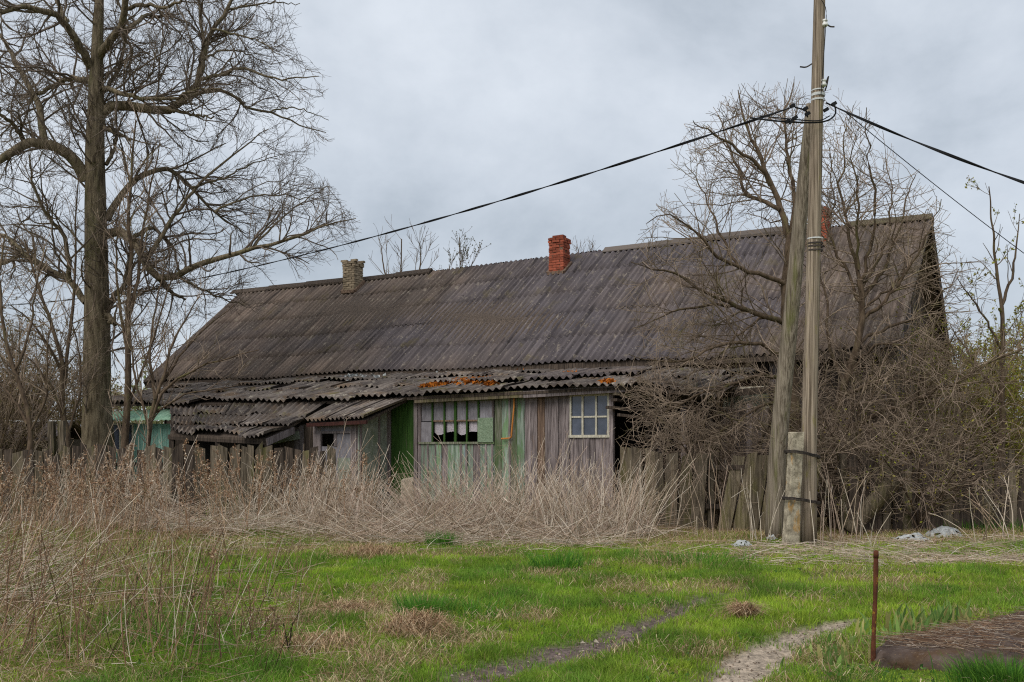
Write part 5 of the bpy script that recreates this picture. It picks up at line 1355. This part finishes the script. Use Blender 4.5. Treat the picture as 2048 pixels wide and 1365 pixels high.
def stalk_things():
    rng = np.random.default_rng(211)
    def plant(name, label, cat, base, h, n, lean, br, pal, r, group=None, seeds=0, arch=.3, curve=.3):
        t = thing(name, label, cat, base, group)
        b = np.repeat(A_(base)[None], n, 0) + np.hstack([rng.normal(size=(n, 2)) * .06, np.zeros((n, 1))])
        P, R = stems(b, h * rng.uniform(.7, 1.05, n), rng.uniform(0, 6.28, n), np.abs(rng.normal(size=n)) * lean, rng, 8, curve, r)
        (V, q), c = tube_col(P, R, rng, pal, 5); mesh_np('stalk', V, q, M['stem'], t, True, c)
        if br:
            B, BR_ = grow(P, R, rng, br, (.1, h * .35), (.3, .9), .08, .1, 5, .55, r * .35, r * .6, .3)
            if len(B):
                (V, q), c = tube_col(B, BR_, rng, pal, 4); mesh_np('side_shoots', V, q, M['stem'], t, True, c)
                if seeds:
                    K = seeds; pos = B[rng.integers(len(B), size=K), 4] + rng.normal(size=(K, 3)) * .012; V, q = specks(pos, rng.uniform(.004, .011, K), rng, 1.4); mesh_np('seed_heads', V, q, M['stem'], t, False, np.repeat(RUST[rng.integers(5, size=K)], 4, 0))
        return t
    # pale branching stems right of the pole and at the right edge
    for px, Yb, h, n in ((1655, 16.8, 1.45, 4), (1690, 16.4, 1.5, 5), (1722, 16.8, 1.35, 4), (1740, 15.9, .8, 3), (1640, 15.9, 1.0, 3), (1665, 17.3, 1.3, 3)):
        plant('dry_stalk_clump', 'pale dry branching stalks rising just right of the utility pole', 'weeds', (*W(px, 0, Yb)[:2], 0), h, n, .18, 1.6, STRAW, .008, 'pale stalks right of the pole')
    for px, Yb, h, n in ((1965, 16.6, 1.2, 5), (2010, 16.8, 1.4, 6), (2045, 16.2, 1.2, 5)):
        plant('dry_stalk_clump', 'pale arching dry stalks at the right picture edge', 'weeds', (*W(px, 0, Yb)[:2], 0), h, n, .45, 1.0, STRAW, .009, 'arching stalks at the right edge', curve=.8)
    for px, Yb, h, n in ((1270, 18.4, 1.45, 4), (1310, 18.0, 1.3, 3), (1345, 17.8, 1.45, 4), (1390, 17.6, 1.2, 3), (1425, 17.4, 1.5, 3), (1455, 17.2, 1.4, 3), (1505, 16.9, 1.35, 4), (1535, 16.6, 1.2, 3), (1240, 18.4, 1.4, 4)):
        plant('dry_stalk_clump', 'pale thin dry stalks in front of the mossy leaning fence', 'weeds', (*W(px, 0, Yb)[:2], 0), h, n, .22, 1.3, STRAW, .0075, 'stalks before the leaning fence')
    # single brown stalks in the left foreground
    for px, py, h in ((360, 1345, 1.15), (270, 1290, .95), (295, 1275, 1.0), (225, 1250, .9), (320, 1260, .9), (140, 1330, 1.1), (60, 1300, 1.2), (110, 1240, 1.1), (255, 1340, .7), (455, 1340, .7), (410, 1230, .8), (185, 1270, 1.0), (30, 1220, 1.1), (340, 1200, .9), (480, 1270, .6), (660, 1225, .45), (625, 1230, .4)):
        b = G(px, py); plant('dry_weed_stalk', 'thin brown dry weed stalk standing in the left foreground grass', 'weeds', (b[0], b[1], 0), h, 1, .1, 2.2, RUST, .0055, 'single stalks in the left foreground', 40)
    b = G(572, 1312); plant('dry_weed_stalk', 'short dark forked dead stalk alone in the grass right of the weeds', 'weeds', (b[0], b[1], 0), .34, 2, .25, 6, A_([lin(62, 48, 42)]), .006)
    b = G(530, 1275); plant('dry_weed_stalk', 'small dried brown umbel on a thin stalk near the dark dead stalk', 'weeds', (b[0], b[1], 0), .3, 2, .3, 12, A_([lin(110, 80, 62)]), .004, None, 90)
stalk_things()

# ------------------------------------------------------------------ tufts, iris, mounds
def tuft(label, base, n, h, pal, w, name='grass_tuft', cat='grass tuft', lean=(.1, .9), spread=.12, m=None, group=None):
    rng = np.random.default_rng(int(abs(base[0] * 1000 + base[1] * 77)) + n)
    b = A_(base) + np.hstack([rng.normal(size=(n, 2)) * spread, np.zeros((n, 1))]); b[:, 2] = ground_z(b[:, 0], b[:, 1]) - .005
    az = np.arctan2(b[:, 1] - base[1], b[:, 0] - base[0]) + rng.normal(size=n) * .5
    c = A_(pal)[rng.integers(len(pal), size=n)] * rng.uniform(.75, 1.2, (n, 1))
    o = blades(b, h * rng.uniform(.55, 1.1, n), w, rng, rng.uniform(*lean, n), c, name, m, az); return tag(o, label, cat, group)
DG = [lin(84, 134, 44), lin(104, 150, 52), lin(74, 120, 44)]
tuft('lush dark green grass tuft in the middle of the lawn', G(848, 1236), 420, .25, DG, .004)
tuft('dark green grass tuft just right of the lushest tuft', G(955, 1232), 300, .17, DG, .004, spread=.2)
tuft('dark green grass tuft beside the straw below the cream window', G(1110, 1142), 420, .27, DG, .005, spread=.2)
tuft('small green grass tuft under the fallen straw below the barred window', G(884, 1092), 260, .3, DG, .005)
tuft('wide dark green grass tuft to the left of the concrete stub', G(1390, 1128), 400, .2, DG, .005, spread=.35)
tuft('thick green grass in the bottom right corner by the felt sheet', G(2025, 1372), 1800, .19, [lin(84, 130, 40), lin(66, 112, 40), lin(104, 146, 50)], .004, spread=.17)
tuft('rough green grass around the foot of the rusty post', G(1690, 1352), 300, .1, [lin(84, 124, 44), lin(112, 140, 60)], .0035, spread=.18)
tuft('green weeds under the dark fence right of the plastic scraps', G(1965, 1062), 500, .3, DG, .006, spread=.5)
TAN = [lin(190, 160, 126), lin(168, 136, 104), lin(140, 108, 82), lin(206, 180, 146)]
def mound(label, p, n, rx, hgt):
    rng = np.random.default_rng(int(p[0]) + 5); c = G(*p); a = rng.normal(size=(n, 2)) * .5
    z = hgt * np.exp(-(a ** 2).sum(1) * 1.2) * rng.random(n)
    b = np.stack([c[0] + a[:, 0] * rx, c[1] + a[:, 1] * rx * 1.2, z + ground_z(c[0], c[1])], 1)
    cc = A_(TAN)[rng.integers(4, size=n)] * rng.uniform(.65, 1.15, (n, 1))
    o = blades(b, rng.uniform(.08, .2, n), .0035, rng, rng.uniform(.9, 1.8, n), cc, 'dead_grass_heap', M['stem']); tag(o, label, 'dry grass')
mound('largest heap of tan dead grass below the lush tuft', (835, 1268), 700, .30, .15)
mound('small tan clump of dead grass near the pale wheel track', (1488, 1236), 500, .1, .07)
mound('tan dead grass heap left of the lush tuft', (700, 1222), 450, .34, .07)
mound('dead grass heap at the lower left of the lawn', (640, 1300), 350, .4, .06)
mound('dead grass patch along the edge of the weeds', (740, 1112), 900, .6, .1)
mound('dead grass heap by the left weeds near the fence', (405, 1075), 900, .6, .18)
def iris(label, p, n, h, spread, seed):
    rng = np.random.default_rng(seed); c = p; V, f, cols = [], [], []
    for i in range(n):
        bx, by = c[0] + rng.normal() * spread, c[1] + rng.normal() * spread * .7; az = rng.uniform(0, 6.28); ln = rng.uniform(.05, .5); hh = h * rng.uniform(.55, 1.1); w = rng.uniform(.011, .02)
        fa = rng.normal() * .5; d = np.array([math.cos(fa), math.sin(fa), 0]); l = np.array([math.cos(az), math.sin(az), 0]) * ln * hh; b = np.array([bx, by, ground_z(bx, by) - .01]); k = len(V)
        for t, ww in ((0, .8), (.4, 1), (.75, .75), (1, .08)):
            q = b + np.array([0, 0, hh * t * (1 - .2 * ln * t)]) + l * t * t; V += [q - d * w * ww, q + d * w * ww]
        for s in (0, 2, 4): f.append((k + s, k + s + 1, k + s + 3, k + s + 2))
        cols += [np.array([lin(134, 162, 84), lin(112, 146, 74), lin(150, 168, 96), lin(172, 164, 104)][rng.integers(4)]) * rng.uniform(.8, 1.15)] * 8
    o = mesh_np('iris_clump', np.array(V), np.array(f), M['blade'], None, True, np.array(cols)); tag(o, label, 'iris', 'young iris clumps round the felt sheet')
iris('largest clump of pale green iris leaves behind the felt sheet edge', (3.70, 8.86), 50, .26, .16, 1)
iris('iris clump at the left end of the row behind the felt sheet', (3.36, 8.55), 34, .24, .11, 2)
iris('iris clump at the right end of the row behind the felt sheet', (4.05, 9.16), 32, .22, .11, 3)
iris('low iris clump between the wheel track and the rusty post', (2.38, 7.55), 34, .17, .12, 4)
iris('sparse iris shoots just right of the rusty post', (3.05, 8.3), 18, .2, .1, 5)
iris('small iris shoots beyond the low clump beside the wheel track', (2.8, 8.1), 16, .14, .12, 6)

# ------------------------------------------------------------------ felt sheet, rusty post, log, scraps
def felt_sheet():
    A, B, Cq, D = A_((2.62, 7.32, .0)), A_((4.4, 6.45, .02)), A_((7.0, 11.4, .12)), A_((3.03, 7.98, .04))
    nu, nv = 70, 60; a = np.linspace(0, 1, nu)[None, :, None]; b = np.linspace(0, 1, nv)[:, None, None]
    P = (A * (1 - a) + B * a) * (1 - b) + (D * (1 - a) + Cq * a) * b
    P = np.array(P); x, y = P[..., 0], P[..., 1]
    prof = np.clip(b[..., 0] / .06, 0, 1) ** .5
    P[..., 2] = .01 + .125 * prof + .07 * (fbm(x * 1.1, y * 1.1, 301) - .5) * prof + .03 * (fbm(x * 4, y * 4, 305) - .5) * prof - .05 * np.exp(-((a[..., 0] - .55) / .16) ** 2) * np.clip(b[..., 0] * 3, 0, 1)
    P[..., 1] -= .04 * np.sin(np.clip(b[..., 0] / .06, 0, 1) * math.pi)
    P[..., 1] += .07 * (fbm(x * 3.1, x * 0 + 2, 311) - .5) * np.clip(1 - b[..., 0] / .1, 0, 1); P[..., 2] += .035 * (fbm(x * 5, y * 5, 315) - .5) * np.clip(1 - b[..., 0] / .15, 0, 1)
    P[:, :2, 2] -= .05
    edge = np.clip((b[..., 0] - .35) / .6, 0, 1); P[..., 2] = P[..., 2] * (1 - edge * .8) + .02 * edge; P[-1, :, 2] = -.05
    low = P[0].copy(); low[:, 2] = -.06; P = np.concatenate([low[None], P]); n2 = nv + 1
    idx = np.arange(n2 * nu).reshape(n2, nu); q = np.stack([idx[:-1, :-1], idx[:-1, 1:], idx[1:, 1:], idx[1:, :-1]], -1).reshape(-1, 4)
    o = mesh_np('felt_sheet', P.reshape(-1, 3), q, M['felt'], None, True); tag(o, 'dark sagging sheet of roofing felt lying on the ground at lower right', 'roofing felt')
    rng = np.random.default_rng(303); K = 1900; i, j = rng.integers(6, nv, size=K), rng.integers(2, nu - 2, size=K)
    pos = P[i, j] + [0, 0, .015]; ps, rs = stems(pos, rng.uniform(.04, .3, K), rng.uniform(0, 6.28, K), np.full(K, 14.), rng, 3, .1, .0022); ps[:, :, 2] = pos[:, None, 2] + rng.random((K, 1)) * .012
    colored([tube_col(ps, rs, rng, np.vstack([STRAW * .7, RUST * .8, RUST * .55]))], 'dry_litter', 'dry grass bits scattered on the roofing felt', 'litter')
felt_sheet()
def rusty_post():
    b = G(1745, 1332); p = thing('rusty_post', 'thin rusty iron post with yellow lichen standing by the felt sheet', 'post', (b[0], b[1], 0)); Y = b[1]
    pts = [W(1746, 1345, Y), W(1747, 1280, Y), W(1751, 1180, Y), W(1752, 1103, Y)]; P = resample(pts, 14)
    r = np.full(14, .0165) + np.random.default_rng(4).normal(size=14) * .0012
    V, q, _ = tubes(P[None], r[None], 10); mesh_np('shaft', V, [q] + cap_faces(14, 10), M['rust'], p, True)
    c = W(1752, 1103, Y); P = np.stack([c + [0, 0, -.05], c + [0, 0, .006]]); V, q, _ = tubes(P[None], np.full((1, 2), .0185), 10); mesh_np('collar', V, [q] + cap_faces(2, 10), M['rust'], p, True)
    e = G(1722, 1336); c0 = A_((b[0] - .09, b[1] - .03, .035)); c1 = A_((b[0] + .75, b[1] - .17, .03)); P = resample([c0, (c0 + c1) / 2, c1], 8)
rusty_post()
def log_():
    a, b = G(1700, 1068), W(1795, 955, 18.2); P = resample([a + [0, 0, .05], (a + b) / 2 + [0, 0, .05], b], 10); rg = np.random.default_rng(6); r = np.linspace(.17, .13, 10) + rg.normal(size=10) * .008
    V, q, _ = tubes(P[None], r[None], 12); o = mesh_np('fallen_beam', V, [q] + cap_faces(10, 12), M['fence_moss'], None, True); tag(o, 'mossy fallen beam leaning in the dark gap right of the pole', 'beam')
log_()
def scrap(label, px, py, r, seed, lift=.1):
    rng = np.random.default_rng(seed); c = G(px, py); n = 14; g = np.linspace(-1, 1, n); a, b = np.meshgrid(g, g)
    hgt = lift * np.clip(1 - a ** 2 - b ** 2, 0, 1) + .09 * (fbm(a * 2.6 + seed, b * 2.6, seed) - .4) * 1.4
    V = np.stack([c[0] + a * r * (1 + .3 * vnoise(b * 2, a * 2, seed)), c[1] + b * r * .8, np.maximum(hgt, 0) + .02], -1).reshape(-1, 3); idx = np.arange(n * n).reshape(n, n)
    q = np.stack([idx[:-1, :-1], idx[:-1, 1:], idx[1:, 1:], idx[1:, :-1]], -1).reshape(-1, 4); k = rng.random(len(q)) > .16
    o = mesh_np('plastic_scrap', V, q[k], M['plastic'], None, False); tag(o, label, 'plastic scrap')
scrap('crumpled white plastic nearest the log, left scrap of the right pair', 1826, 1084, .26, 1, .12)
scrap('crumpled white plastic, right scrap by the dark fence', 1890, 1077, .3, 2, .18)
scrap('small white plastic scrap in straw left of the concrete stub', 1484, 1096, .13, 3, .08)
scrap('tiny white plastic scrap at the foot of the strut', 1542, 1082, .09, 4, .06)
def block():
    m = MB(); c = W(815, 0, 21.2); x, y = c[0], c[1]
    m.hexa([(x - .16, y - .1, 0), (x + .16, y - .12, 0), (x + .17, y + .1, 0), (x - .15, y + .1, 0), (x - .13, y - .09, .92), (x + .13, y - .09, .98), (x + .13, y + .08, .97), (x - .12, y + .08, .93)])
    o = m.build('concrete_block', M['concrete']); b = o.modifiers.new('bevel', 'BEVEL'); b.width = .03; b.segments = 2; tag(o, 'pale upright concrete block in the weeds below the green wall', 'concrete block')
block()
